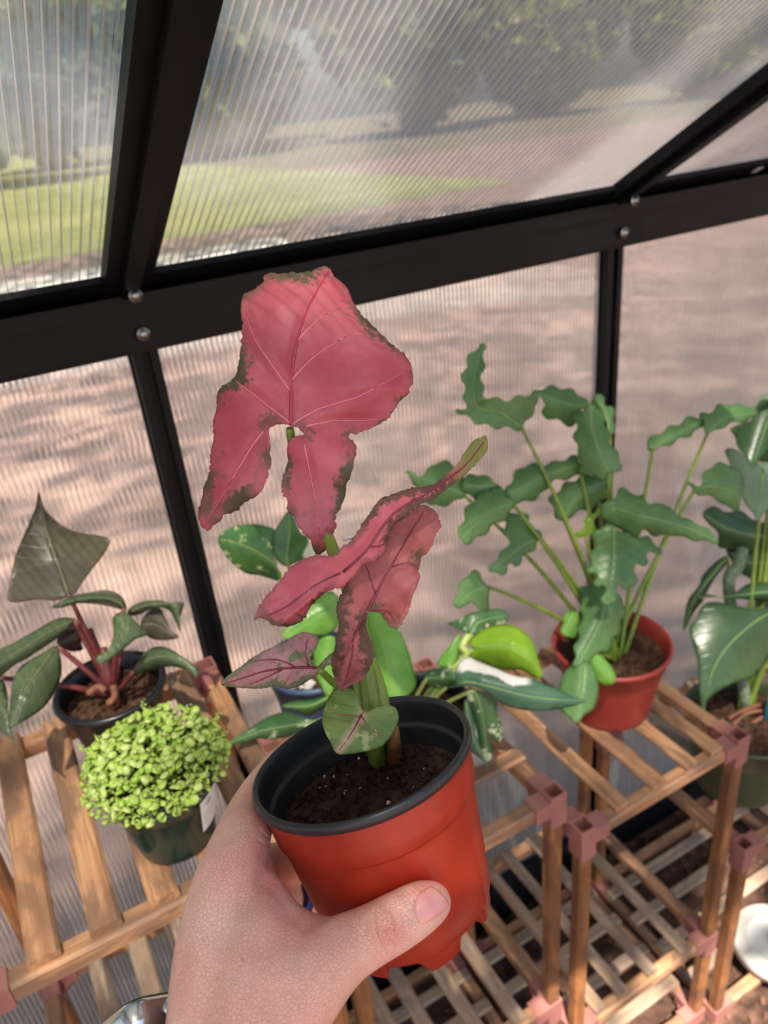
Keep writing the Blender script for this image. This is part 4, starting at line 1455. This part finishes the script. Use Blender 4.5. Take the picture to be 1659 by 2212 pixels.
def round_leaf(rad):
    v = [(0, 0, 0.0004)]
    n = 9
    for q, s in ((0.6, 0.0005), (1.0, -0.0002)):
        for k in range(n):
            th = 2 * math.pi * k / n
            v.append((rad * q * math.cos(th), rad * q * 0.86 * math.sin(th), s * rad / 0.003))
    f = [(0, 1 + k, 1 + (k + 1) % n) for k in range(n)]
    f += [(1 + k, 1 + n + k, 1 + n + (k + 1) % n, 1 + (k + 1) % n) for k in range(n)]
    nb = len(v)
    v += [(x, y, z - 0.0005) for (x, y, z) in v]
    f += [tuple(reversed([i + nb for i in q])) for q in f[:]]
    f += [(1 + n + k, nb + 1 + n + k, nb + 1 + n + (k + 1) % n, 1 + n + (k + 1) % n) for k in range(n)]
    return v, f
lm = []
for i in range(3):
    v, f = round_leaf((0.0046, 0.0038, 0.0030)[i])
    me = bpy.data.meshes.new('leaf')
    me.from_pydata(v, [], f)
    me.materials.append(LIME[i])
    me.polygons.foreach_set('use_smooth', [True] * len(me.polygons))
    lm.append(me)
RM = 0.058

def dome(x, y):
    q = 1 - (x * x + y * y) / (RM * RM)
    return GH + 0.003 + 0.026 * max(q, 0) ** 0.55 + 0.004 * mnoise.noise(Vector((x * 60, y * 60, 3)))
k = 0
tries = 0
while k < 290 and tries < 4000:
    tries += 1
    x, y = rng.uniform(-RM, RM, 2)
    if x * x + y * y > RM * RM:
        continue
    z = dome(x, y) + rng.uniform(-0.002, 0.005)
    o = bpy.data.objects.new('leaf', lm[rng.integers(0, 3)])
    link(o, rG)
    o.location = Vector((x, y, z))
    tilt = np.array([x, y, 0]) * 9
    o.rotation_euler = (rng.normal(0, 0.45) - y * 8, rng.normal(0, 0.45) + x * 8, rng.uniform(0, 6.3))
    o.scale = (1, 1, 1)
    k += 1
v, f = [], []
lv, lf_ = round_leaf(0.0029)
lv = np.array(lv)
for i in range(1300):
    th, q = rng.uniform(0, 6.283), math.sqrt(rng.random())
    x, y = RM * 1.02 * q * math.cos(th), RM * 1.02 * q * math.sin(th)
    z = GH - 0.003 + (dome(x, y) - GH + 0.003) * rng.uniform(0.15, 1.0)
    R_ = np.array(Matrix.Rotation(rng.uniform(0, 6.3), 3, 'Z') @ Matrix.Rotation(rng.normal(0, 0.7), 3, 'X') @ Matrix.Rotation(rng.normal(0, 0.7), 3, 'Y'))
    n0 = len(v)
    s = rng.uniform(0.6, 1.1)
    v += [tuple(p) for p in (lv * s) @ R_.T + [x, y, z] + cG]
    f += [tuple(j + n0 for j in q_) for q_ in lf_]
for i in range(26):            # sprigs that poke out of the cushion
    th = rng.uniform(0, 6.283)
    q = rng.uniform(0.55, 1.0)
    b0 = np.array([RM * q * math.cos(th), RM * q * math.sin(th), 0])
    b0[2] = dome(b0[0] * 0.96, b0[1] * 0.96)
    dv = np.array([math.cos(th) * 0.6, math.sin(th) * 0.6, rng.uniform(-0.2, 0.8)])
    L = rng.uniform(0.008, 0.016)
    for j in range(5):
        p = b0 + dv * L * j / 4
        for sgn in (-1, 1):
            R_ = np.array(Matrix.Rotation(th + sgn * 1.2 + j, 3, 'Z') @ Matrix.Rotation(0.5, 3, 'Y'))
            n0 = len(v)
            v += [tuple(w) for w in (lv * (0.75 - 0.1 * j) + [0.002, 0, 0]) @ R_.T + p + cG]
            f += [tuple(j2 + n0 for j2 in q_) for q_ in lf_]
fo = mobj('foliage', v, f, LIME[0], rG)
fo['kind'] = 'stuff'
# white printed label on the pot
m = NT('printed_label')
co = m.n('TexCoord').outputs['UV']
sp_ = m.n('SeparateXYZ', ins={0: co})
wv = m.math('SINE', m.math('MULTIPLY', sp_.outputs[1], 62.0))
ln = m.math('MULTIPLY', m.ramp(wv, 0.3, 0.8), m.ramp(m.noise(m.n('Mapping', ins={'Vector': co, 'Scale': (26.0, 9.0, 1.0)}).outputs[0], 1.0, 2), 0.42, 0.5))
zone = m.math('MULTIPLY', m.ramp(sp_.outputs[1], 0.06, 0.1), m.ramp(sp_.outputs[1], 0.62, 0.58))
zone = m.math('MULTIPLY', zone, m.math('MULTIPLY', m.ramp(sp_.outputs[0], 0.1, 0.14), m.ramp(sp_.outputs[0], 0.86, 0.82)))
lx = m.math('SUBTRACT', sp_.outputs[0], 0.42)
ly = m.math('SUBTRACT', sp_.outputs[1], 0.78)
dd_ = m.math('SQRT', m.math('ADD', m.math('MULTIPLY', lx, lx), m.math('MULTIPLY', m.math('MULTIPLY', ly, ly), 2.2)))
emb = m.math('MULTIPLY', m.ramp(dd_, 0.17, 0.15), m.ramp(m.noise(co, 16, 2), 0.44, 0.5))
c = m.mix(m.math('MULTIPLY', m.math('MAXIMUM', m.math('MULTIPLY', ln, zone), emb), 0.7), srgb(226, 222, 214), srgb(70, 70, 72))
LABEL = m.end(m.principled(**{'Base Color': c, 'Roughness': 0.55}).outputs[0])
v, f, uv = [], [], []
tgt = W(455, 1735, 0.63) - cG
a0 = math.atan2(tgt[1], tgt[0])
nu, nw = 10, 6
for j in range(nw + 1):
    for i in range(nu + 1):
        h = 0.022 + 0.036 * j / nw
        a = a0 - 0.16 + 0.62 * i / nu
        r = 0.0325 + 0.013 * h / GH + 0.0006
        v.append(cG + [r * math.cos(a), r * math.sin(a), h])
        uv.append((i / nu, j / nw))
for j in range(nw):
    for i in range(nu):
        f.append((j * (nu + 1) + i, j * (nu + 1) + i + 1, (j + 1) * (nu + 1) + i + 1, (j + 1) * (nu + 1) + i))
lo = mobj('label', v, f, LABEL, pG)
ul = lo.data.uv_layers.new(name='UVMap')
for l in lo.data.loops:
    ul.data[l.index].uv = uv[l.vertex_index]

# speckled plant in the slate blue pot
cS = np.array([0.232, 0.700, 0.668])
rS = empty('potted_dumb_cane', cS, 'cream speckled green leaf plant in a slate blue pot with white pebbles', 'potted plant')
pot(rS, cS, 0.040, 0.053, 0.118, BLUE, seed=41, chunks=60, soild=0.012)
v, f = [], []
for i in range(60):
    th, q = rng.uniform(0, 6.283), 0.05 * math.sqrt(rng.random())
    s = rng.uniform(0.003, 0.006)
    n0 = len(v)
    v += [tuple(p) for p in iv * [s, s * 0.8, s * 0.7] + cS + [q * math.cos(th), q * math.sin(th), 0.118 - 0.008]]
    f += [tuple(int(j) + n0 for j in q_) for q_ in if_]
mobj('white_pebbles', v, f, PERL, rS)['kind'] = 'stuff'
SPECK = leafmat('speckled_blade', srgb(82, 126, 66), srgb(60, 102, 52), None, veinc=srgb(150, 176, 84), vein_mm=1.4, blotch=srgb(206, 214, 150), blotch_thr=0.60, blotch_scale=75, lat=8, latamt=0.1, nscale=30, rough=0.25)
SPECKW = leafmat('white_edged_blade', srgb(86, 128, 66), srgb(62, 104, 52), None, veinc=srgb(150, 176, 90), vein_mm=1.0, blotch=srgb(220, 226, 196), blotch_thr=0.7, blotch_scale=60, side=1, side_thr=0.75, lat=8, latamt=0.1, nscale=30, rough=0.25)
BRIGHT = leafmat('fresh_green_blade', srgb(142, 194, 88), srgb(116, 174, 68), None, veinc=srgb(160, 196, 100), vein_mm=1.2, blotch=srgb(190, 214, 150), blotch_thr=0.72, blotch_scale=80, lat=9, latamt=0.15, nscale=25, rough=0.3, trans=0.4)
LIMEY = leafmat('yellow_green_blade', srgb(160, 198, 62), srgb(138, 182, 50), None, veinc=srgb(196, 218, 70), vein_mm=1.0, lat=8, latamt=0.15, nscale=25, rough=0.3, trans=0.45)
VARI = leafmat('white_variegated_blade', srgb(84, 120, 92), srgb(66, 104, 78), None, veinc=srgb(112, 146, 108), vein_mm=1.0, blotch=srgb(232, 226, 218), blotch_thr=0.74, blotch_scale=60, side=-1, side_thr=0.5, side_t=(0.08, 0.55), lat=9, latamt=0.1, nscale=30, rough=0.3)
VARI2 = leafmat('cream_striped_blade', srgb(84, 122, 74), srgb(66, 104, 60), None, veinc=srgb(160, 184, 120), vein_mm=1.0, blotch=srgb(214, 220, 180), blotch_thr=0.57, blotch_scale=55, lat=9, latamt=0.1, nscale=30, rough=0.3)
plant_leaves(rS, cS + [0, 0, 0.11], [
    ([(205, 290), (220, 220), (300, 165), (450, 130), (580, 135), (680, 165), (695, 200), (675, 300), (685, 400), (712, 470), (742, 560), (732, 622), (660, 605), (560, 575), (460, 562), (380, 512), (300, 442), (250, 372)],
     [(735, 540), (690, 465), (560, 380), (420, 310), (230, 260)], [0.86, 0.855, 0.845, 0.84, 0.835], dict(fold=0.012, mat=SPECK)),
    ([(700, 180), (740, 120), (790, 40), (820, 12), (860, 60), (890, 130), (930, 215), (982, 228), (1002, 290), (1032, 340), (1038, 420), (1000, 445), (930, 450), (850, 482), (820, 502), (760, 482), (700, 422), (675, 330), (682, 240)],
     [(815, 495), (800, 400), (820, 260), (830, 130), (820, 20)], [0.87, 0.868, 0.87, 0.872, 0.875], dict(fold=-0.008, mat=SPECKW)),
], (420, 1100), 4.0225, SPECK, VGREEN, STEMG, 0.003, 6)
plant_leaves(rS, cS + [0, 0, 0.11], [
    ([(500, 420), (560, 370), (620, 345), (658, 400), (652, 480), (600, 530), (540, 537), (470, 552), (412, 540), (430, 490)], [(640, 420), (560, 450), (420, 535)], [0.855, 0.85, 0.84], dict(fold=0.008, mat=BRIGHT)),
], (400, 1100), 1.9518, BRIGHT, VGREEN, STEMG, 0.003, 6)

# variegated climber in the black pot
cV = np.array([0.300, 0.585, 0.668])
rV = empty('potted_variegated_philodendron', cV, 'white variegated and yellow green leaf plant in a black pot behind the held pot', 'potted plant')
pot(rV, cV, 0.048, 0.062, 0.092, BLACKG, seed=51, chunks=60)
crV = cV + [0, 0, 0.085]
plant_leaves(rV, crV, [
    ([(540, 570), (600, 535), (640, 550), (632, 640), (640, 700), (622, 770), (600, 792), (570, 740), (550, 700), (543, 640)], [(600, 780), (590, 680), (605, 550)], [0.83, 0.835, 0.84], dict(fold=0.006)),
    ([(770, 440), (820, 428), (860, 470), (900, 510), (932, 570), (960, 660), (974, 740), (930, 790), (860, 800), (830, 765), (800, 700), (795, 620), (785, 560), (768, 500)], [(880, 790), (870, 680), (840, 560), (800, 440)], [0.82, 0.825, 0.83, 0.84], dict(fold=0.012)),
    ([(180, 990), (230, 950), (290, 910), (350, 875), (420, 855), (480, 870), (530, 890), (570, 885), (540, 920), (500, 932), (430, 960), (360, 972), (310, 967), (250, 987)], [(560, 890), (450, 910), (320, 935), (185, 988)], [0.79, 0.775, 0.76, 0.755], dict(fold=0.008, mat=VARI2)),
    ([(410, 830), (460, 808), (530, 803), (610, 785), (600, 820), (560, 852), (520, 872), (470, 852)], [(600, 795), (520, 830), (415, 832)], [0.81, 0.8, 0.79], dict(fold=0.01, mat=SPECKW)),
], (400, 1100), 1.9518, BRIGHT, VGREEN, STEMG, 0.003, 6)
plant_leaves(rV, crV, [
    ([(370, 610), (450, 530), (560, 470), (700, 443), (830, 460), (930, 530), (1000, 630), (1030, 730), (1062, 850), (1092, 942), (1020, 962), (950, 922), (870, 882), (780, 882), (680, 882), (570, 842), (480, 802), (400, 772), (368, 742), (410, 700), (400, 660)],
     [(405, 690), (560, 650), (760, 660), (930, 740), (1080, 935)], [0.845, 0.835, 0.825, 0.825, 0.83], dict(fold=0.018, mat=LIMEY, lift=1.0)),
    ([(140, 1060), (230, 1022), (240, 900), (300, 790), (380, 758), (450, 800), (560, 840), (660, 880), (750, 920), (870, 950), (1000, 970), (1100, 1020), (1250, 1080), (1380, 1140), (1502, 1180), (1450, 1212), (1350, 1242), (1200, 1272), (1050, 1282), (900, 1272), (760, 1242), (660, 1192), (560, 1122), (460, 1062), (350, 1042), (250, 1052)],
     [(150, 1055), (350, 1000), (600, 1050), (900, 1130), (1200, 1170), (1490, 1182)], [0.82, 0.805, 0.8, 0.80, 0.805], dict(fold=0.012, mat=VARI)),
    ([(350, 1070), (450, 1070), (560, 1130), (640, 1190), (640, 1280), (690, 1420), (692, 1560), (620, 1572), (575, 1480), (582, 1600), (602, 1680), (555, 1792), (480, 1700), (420, 1500), (380, 1300)], [(420, 1080), (500, 1300), (555, 1780)], [0.815, 0.82, 0.825], dict(fold=0.01, mat=VARI2)),
    ([(325, 1200), (360, 1180), (400, 1300), (440, 1450), (472, 1600), (565, 1832), (480, 1742), (400, 1682), (350, 1642), (318, 1500)], [(340, 1190), (400, 1500), (558, 1825)], [0.81, 0.812, 0.815], dict(fold=0.006, mat=VARI, stem=False)),
    ([(160, 430), (270, 400), (360, 340), (450, 320), (520, 298), (540, 330), (560, 298), (640, 293), (720, 310), (747, 380), (720, 442), (600, 472), (480, 542), (400, 542), (320, 512), (240, 472)], [(400, 530), (450, 430), (600, 380), (740, 360)], [0.86, 0.865, 0.87, 0.875], dict(fold=0.01, mat=VARI2)),
    ([(60, 832), (110, 740), (190, 640), (270, 538), (292, 560), (272, 660), (282, 740), (252, 802), (200, 852), (130, 862)], [(200, 840), (220, 720), (275, 550)], [0.845, 0.855, 0.86], dict(fold=0.008)),
    ([(-40, 900), (60, 868), (150, 858), (230, 880), (242, 960), (222, 1022), (140, 1052), (60, 1062), (-40, 1020)], [(-30, 960), (100, 960), (235, 950)], [0.825, 0.82, 0.815], dict(fold=0.01, mat=VARI2)),
], (930, 1250), 4.4838, BRIGHT, VGREEN, STEMP, 0.0028, 6)
tube('climbing_stem', crom([crV, W(930 + 320 / 4.48, 1250 + 790 / 4.48, 0.845), W(930 + 305 / 4.48, 1250 + 660 / 4.48, 0.845), W(930 + 370 / 4.48, 1250 + 545 / 4.48, 0.85)], 6), 0.0042, STEMP, rV, 8)

# lobed philodendron in the brick red pot
cX = onz(1314, 1522, 0.6155)
rX = empty('potted_lobed_philodendron', cX, 'wavy lobed green leaf plant in a brick red pot', 'potted plant')
pot(rX, cX, 0.051, 0.071, 0.105, TERRA, lip=0.003, seed=61, chunks=140, soild=0.022)
XAN = leafmat('lobed_green_blade', srgb(106, 144, 84), srgb(80, 118, 66), None, veinc=srgb(138, 170, 98), vein_mm=1.0, lat=9, latamt=0.22, nscale=22, rough=0.3, trans=0.25)
crX = cX + [0.005, 0, 0.085]
plant_leaves(rX, crX, [
    ([(240, 103), (247, 160), (237, 270), (242, 350), (300, 370), (370, 375), (430, 360), (490, 343), (512, 400), (472, 460), (432, 522), (330, 517), (250, 507), (180, 477), (108, 430), (150, 410), (145, 340), (137, 260), (160, 180), (200, 120)],
     [(430, 515), (330, 445), (210, 410), (195, 280), (238, 110)], [0.94, 0.93, 0.91, 0.915, 0.93], dict(fold=-0.006, mat=XAN)),
    ([(490, 340), (560, 313), (650, 320), (720, 350), (762, 400), (722, 450), (692, 517), (640, 492), (560, 467), (518, 440), (555, 410), (518, 370)], [(745, 410), (660, 400), (500, 350)], [0.97, 0.965, 0.96], dict(fold=0.012)),
    ([(700, 510), (690, 460), (740, 420), (790, 398), (832, 440), (872, 570), (892, 620), (932, 700), (890, 742), (830, 767), (760, 752), (713, 730), (720, 670), (700, 600), (693, 560)], [(865, 745), (820, 640), (780, 520), (770, 410)], [0.935, 0.93, 0.935, 0.945], dict(fold=0.01)),
    ([(780, 410), (800, 343), (832, 360), (852, 400), (882, 410), (897, 480), (885, 552), (870, 572), (832, 440)], [(870, 560), (850, 460), (805, 350)], [0.965, 0.97, 0.975], dict(fold=0.01)),
    ([(370, 800), (400, 740), (460, 700), (540, 700), (620, 680), (700, 658), (732, 700), (727, 752), (650, 772), (580, 792), (530, 852), (470, 882), (400, 892), (343, 850)], [(715, 700), (560, 750), (380, 850)], [0.96, 0.95, 0.94], dict(fold=0.012, mat=XAN)),
    ([(570, 880), (620, 820), (680, 780), (760, 748), (852, 770), (852, 830), (822, 892), (740, 932), (680, 952), (640, 992), (600, 952)], [(640, 975), (700, 870), (845, 790)], [0.97, 0.965, 0.96], dict(fold=0.01, mat=XAN)),
    ([(130, 1000), (160, 910), (230, 848), (300, 808), (362, 850), (392, 900), (372, 952), (310, 992), (250, 1042), (190, 1082), (150, 1092), (108, 1060)], [(385, 895), (270, 940), (130, 1065)], [0.93, 0.92, 0.905], dict(fold=0.012)),
    ([(130, 790), (180, 748), (250, 758), (312, 800), (230, 852), (200, 882), (150, 832)], [(305, 800), (220, 810), (140, 800)], [0.945, 0.94, 0.935], dict(fold=0.008, mat=XAN)),
    ([(-150, 735), (-60, 750), (0, 690), (70, 690), (130, 740), (150, 830), (130, 870), (60, 900), (-20, 905), (-60, 830), (-110, 790)], [(140, 850), (30, 800), (-140, 740)], [0.94, 0.93, 0.925], dict(fold=0.012)),
    ([(340, 980), (400, 938), (450, 948), (482, 1010), (532, 1060), (480, 1132), (440, 1162), (400, 1212), (370, 1202), (330, 1252), (273, 1230), (300, 1170), (350, 1120), (360, 1060)], [(525, 1065), (430, 1110), (285, 1225)], [0.945, 0.93, 0.92], dict(fold=0.012)),
    ([(108, 1330), (150, 1258), (200, 1228), (252, 1290), (272, 1360), (262, 1422), (215, 1427), (180, 1380), (130, 1422), (98, 1400)], [(265, 1310), (190, 1330), (110, 1400)], [0.955, 0.945, 0.935], dict(fold=0.01)),
    ([(820, 900), (880, 880), (920, 818), (970, 830), (1010, 862), (1042, 850), (1070, 902), (1130, 888), (1180, 930), (1250, 970), (1320, 1000), (1380, 1040), (1412, 1087), (1350, 1082), (1260, 1072), (1190, 1052), (1100, 1057), (1040, 1030), (1000, 1062), (950, 1042), (910, 1012), (860, 1002), (835, 950)],
     [(890, 910), (1000, 950), (1150, 985), (1300, 1030), (1405, 1083)], [0.915, 0.90, 0.895, 0.90, 0.91], dict(fold=0.012)),
    ([(870, 1008), (920, 1020), (970, 1050), (1040, 1060), (1100, 1090), (1122, 1140), (1060, 1150), (1050, 1200), (1020, 1212), (980, 1180), (1002, 1250), (990, 1312), (950, 1322), (920, 1292), (900, 1362), (860, 1412), (833, 1370), (840, 1310), (788, 1290), (800, 1240), (753, 1225), (770, 1180), (790, 1100), (800, 1020)],
     [(890, 1020), (890, 1150), (875, 1280), (860, 1400)], [0.91, 0.895, 0.885, 0.885], dict(fold=0.012)),
    ([(718, 1330), (780, 1298), (840, 1320), (900, 1350), (942, 1380), (942, 1470), (900, 1560), (870, 1612), (800, 1662), (740, 1702), (688, 1702), (700, 1600), (720, 1500), (730, 1400)], [(850, 1330), (830, 1470), (710, 1690)], [0.93, 0.915, 0.90], dict(fold=0.014)),
    ([(630, 1480), (680, 1430), (722, 1430), (722, 1522), (690, 1562), (648, 1562)], [(715, 1440), (680, 1500), (650, 1555)], [0.95, 0.945, 0.94], dict(fold=0.006, mat=BRIGHT)),
    ([(1048, 590), (1120, 540), (1200, 500), (1290, 458), (1332, 480), (1322, 522), (1230, 572), (1160, 602), (1080, 632)], [(1085, 622), (1180, 560), (1325, 485)], [1.05, 1.06, 1.08], dict(fold=0.008, mat=XAN)),
    ([(1320, 450), (1370, 440), (1420, 400), (1500, 403), (1580, 410), (1602, 450), (1560, 482), (1490, 492), (1420, 522), (1360, 547), (1330, 492)], [(1360, 540), (1440, 470), (1595, 440)], [1.07, 1.08, 1.09], dict(fold=0.008, mat=XAN)),
    ([(1248, 790), (1320, 800), (1340, 740), (1400, 698), (1470, 700), (1522, 750), (1532, 840), (1512, 922), (1450, 912), (1400, 872), (1310, 847)], [(1300, 815), (1400, 810), (1525, 850)], [1.04, 1.05, 1.06], dict(fold=0.012, mat=XAN)),
    ([(708, 1050), (740, 1000), (770, 950), (812, 918), (802, 980), (792, 1042), (750, 1062)], [(750, 1055), (775, 1000), (808, 925)], [0.96, 0.96, 0.965], dict(fold=0.004, mat=LIMEY)),
], (940, 700), 2.307, XAN, VGREEN, STEMG, 0.0034, 5.5, 0.0007, 0.5, 0.001, 4.0)
plant_leaves(rX, crX, [
    ([(560, 200), (590, 120), (640, 88), (720, 80), (752, 140), (767, 230), (740, 320), (690, 352), (650, 397), (600, 362), (558, 300)], [(690, 90), (680, 230), (650, 390)], [0.90, 0.89, 0.885], dict(fold=0.012)),
    ([(713, 80), (760, 30), (800, 60), (840, 110), (857, 175), (800, 197), (750, 172), (718, 120)], [(745, 50), (790, 110), (850, 180)], [0.905, 0.90, 0.90], dict(fold=0.008, mat=BRIGHT)),
], (980, 1400), 2.443, XAN, VGREEN, STEMG, 0.0034, 7)

# big leaved plant in the olive pot on the low stand
cR = onz(1588, 1680, 0.413)
rR = empty('potted_big_leaf_philodendron', cR, 'big glossy leaved plant in an olive green pot on the low stand', 'potted plant')
pot(rR, cR, 0.058, 0.080, 0.125, OLIVE, lip=0.003, seed=71, chunks=140, soild=0.02)
BIG = leafmat('big_glossy_blade', srgb(74, 102, 62), srgb(58, 86, 50), None, veinc=srgb(106, 140, 74), vein_mm=1.4, lat=12, latamt=0.15, nscale=14, rough=0.26, trans=0.2)
SAGE = leafmat('sage_blade', srgb(128, 152, 118), srgb(106, 132, 98), None, veinc=srgb(150, 176, 112), vein_mm=1.4, lat=9, latamt=0.2, nscale=20, rough=0.35, trans=0.25)
crR = cR + [0.02, 0.01, 0.11]
plant_leaves(rR, crR, [
    ([(478, 690), (540, 620), (600, 490), (700, 440), (900, 470), (1100, 510), (1300, 490), (1500, 500), (1620, 620), (1560, 780), (1380, 900), (1234, 982), (1150, 1112), (1050, 1182), (930, 1212), (800, 1272), (700, 1342), (642, 1422), (625, 1592), (598, 1450), (580, 1300), (570, 1120), (550, 960), (510, 830)],
     [(1500, 520), (1234, 560), (1000, 720), (800, 930), (680, 1180), (625, 1580)], [1.09, 1.075, 1.06, 1.05, 1.045, 1.05], dict(fold=0.016, lift=1.2)),
    ([(568, 405), (640, 368), (800, 398), (1000, 418), (1234, 440), (1500, 460), (1520, 320), (1234, 258), (1050, 268), (950, 330), (860, 385)], [(1500, 390), (1200, 350), (900, 390), (575, 402)], [1.12, 1.11, 1.10, 1.09], dict(fold=0.01, mat=BIG)),
    ([(850, 0), (832, 80), (742, 200), (702, 260), (652, 350), (602, 450), (542, 520), (492, 600), (432, 722), (423, 650), (450, 500), (480, 400), (578, 280), (600, 200), (650, 140), (760, 40)], [(840, 20), (650, 250), (530, 430), (432, 715)], [1.14, 1.13, 1.12, 1.115], dict(fold=0.01, mat=BIG)),
], (1380, 1200), 4.4229, BIG, VGREEN, STEMG, 0.0042, 8, 0.0008, 0.6, 0.0016)
plant_leaves(rR, crR, [
    ([(1080, 1020), (1130, 988), (1220, 1010), (1310, 1080), (1360, 1160), (1400, 1202), (1450, 1170), (1575, 1150), (1720, 1200), (1780, 1480), (1575, 1682), (1480, 1802), (1450, 1822), (1400, 1720), (1300, 1600), (1270, 1450), (1270, 1330), (1210, 1282), (1130, 1222), (1140, 1170), (1110, 1100)],
     [(1520, 1230), (1500, 1400), (1480, 1600), (1450, 1815)], [1.10, 1.095, 1.09, 1.09], dict(fold=0.014, mat=SAGE)),
    ([(1400, 600), (1480, 458), (1575, 448), (1720, 460), (1780, 800), (1620, 1000), (1462, 1142), (1450, 1172), (1380, 1212), (1308, 1070), (1230, 980), (1208, 880), (1230, 780), (1380, 680)], [(1700, 500), (1560, 720), (1400, 1200)], [1.17, 1.16, 1.15], dict(fold=0.014, mat=BIG)),
    ([(830, 1740), (950, 1648), (1100, 1720), (1270, 1700), (1400, 1800), (1575, 1850), (1780, 1900), (1780, 2120), (1575, 2152), (1300, 2182), (1100, 2142), (1002, 2102), (1010, 1960), (900, 1852)], [(1770, 2000), (1400, 1980), (1100, 1900), (840, 1742)], [1.15, 1.14, 1.13, 1.125], dict(fold=0.02, mat=BIG)),
    ([(1148, 770), (1250, 718), (1400, 680), (1480, 760), (1420, 900), (1575, 950), (1780, 1000), (1780, 1180), (1575, 1150), (1450, 1130), (1250, 960), (1200, 860)], [(1700, 1050), (1400, 900), (1160, 770)], [1.22, 1.21, 1.2], dict(fold=0.01, mat=BIG)),
    ([(1100, 2150), (1300, 2180), (1575, 2150), (1800, 2140), (1800, 2500), (1575, 2560), (1380, 2480), (1250, 2400), (1180, 2300)], [(1700, 2250), (1400, 2300), (1120, 2170)], [1.17, 1.165, 1.16], dict(fold=0.014, mat=BIG)),
    ([(1480, 430), (1500, 400), (1560, 370), (1700, 350), (1780, 420), (1720, 470), (1575, 455)], [(1760, 420), (1620, 415), (1490, 425)], [1.16, 1.15, 1.14], dict(fold=0.01, mat=SAGE)),
], (1360, 780), 5.267, BIG, VGREEN, STEMG, 0.004, 7, 0.0008, 0.6, 0.0014)
# pale woolly leaf stalk and dry stems at the soil
MOSS = plain('pale_mottled_stalk', srgb(128, 146, 112), 0.7, var=0.25, scale=220, bumpd=0.001)
tube('mottled_stalk', crom([crR, W(1380 + 860 / 4.423, 1200 + 330 / 4.423, 1.13), W(1380 + 940 / 4.423, 1200 + 120 / 4.423, 1.13), W(1380 + 990 / 4.423, 1200 - 60 / 4.423, 1.14)], 6), 0.0085, MOSS, rR, 12)
for (p, q, e) in (((900, 1620), (1050, 1500), (1300, 1480)), ((1000, 1660), (1150, 1560), (1400, 1420)), ((850, 1560), (1000, 1480), (1250, 1390))):
    tube('dry_stem', crom([W(1380 + x / 4.423, 1200 + y / 4.423, 1.12) for x, y in (p, q, e)], 5), 0.0032, DRYB, rR, 6)
TEAL = plain('teal_tag_plastic', srgb(22, 104, 108), 0.4, var=0.05)
a = W(1668, 1500, 1.10)
b = MB()
b.box(a + [-0.009, -0.0008, -0.06], a + [0.009, 0.0008, 0.02])
b.build('plant_tag', TEAL, rR)
TAGO = plain('orange_tag_plastic', srgb(188, 118, 40), 0.4, var=0.05)
b = MB()
b.box(a + [-0.0092, -0.0012, -0.004], a + [0.0092, -0.0008, 0.020])
b.build('tag_print', TAGO, rR)

# weed seedling between the stands
wp = onz(1356, 2185, 0.0)
rW = empty('weed_seedling', (wp[0], wp[1], 0), 'tiny green weed seedling growing from the floor', 'weed')
tube('stem', [np.array([wp[0], wp[1], 0]), np.array([wp[0], wp[1], 0.018])], 0.0009, STEMG, rW, 6)
for k in range(5):
    th = k * 1.3
    L = 0.014
    c0 = np.array([wp[0], wp[1], 0.010 + 0.002 * k])
    dv = np.array([math.cos(th), math.sin(th), 0.7])
    sd = np.array([-math.sin(th), math.cos(th), 0]) * 0.0035
    v = [c0, c0 + dv * L * 0.5 + sd, c0 + dv * L, c0 + dv * L * 0.5 - sd]
    v += [p - np.array([0, 0, 0.0005]) for p in v]
    mobj('leaf', v, [(0, 1, 2, 3), (7, 6, 5, 4), (0, 4, 5, 1), (1, 5, 6, 2), (2, 6, 7, 3), (3, 7, 4, 0)], BRIGHT, rW, False)
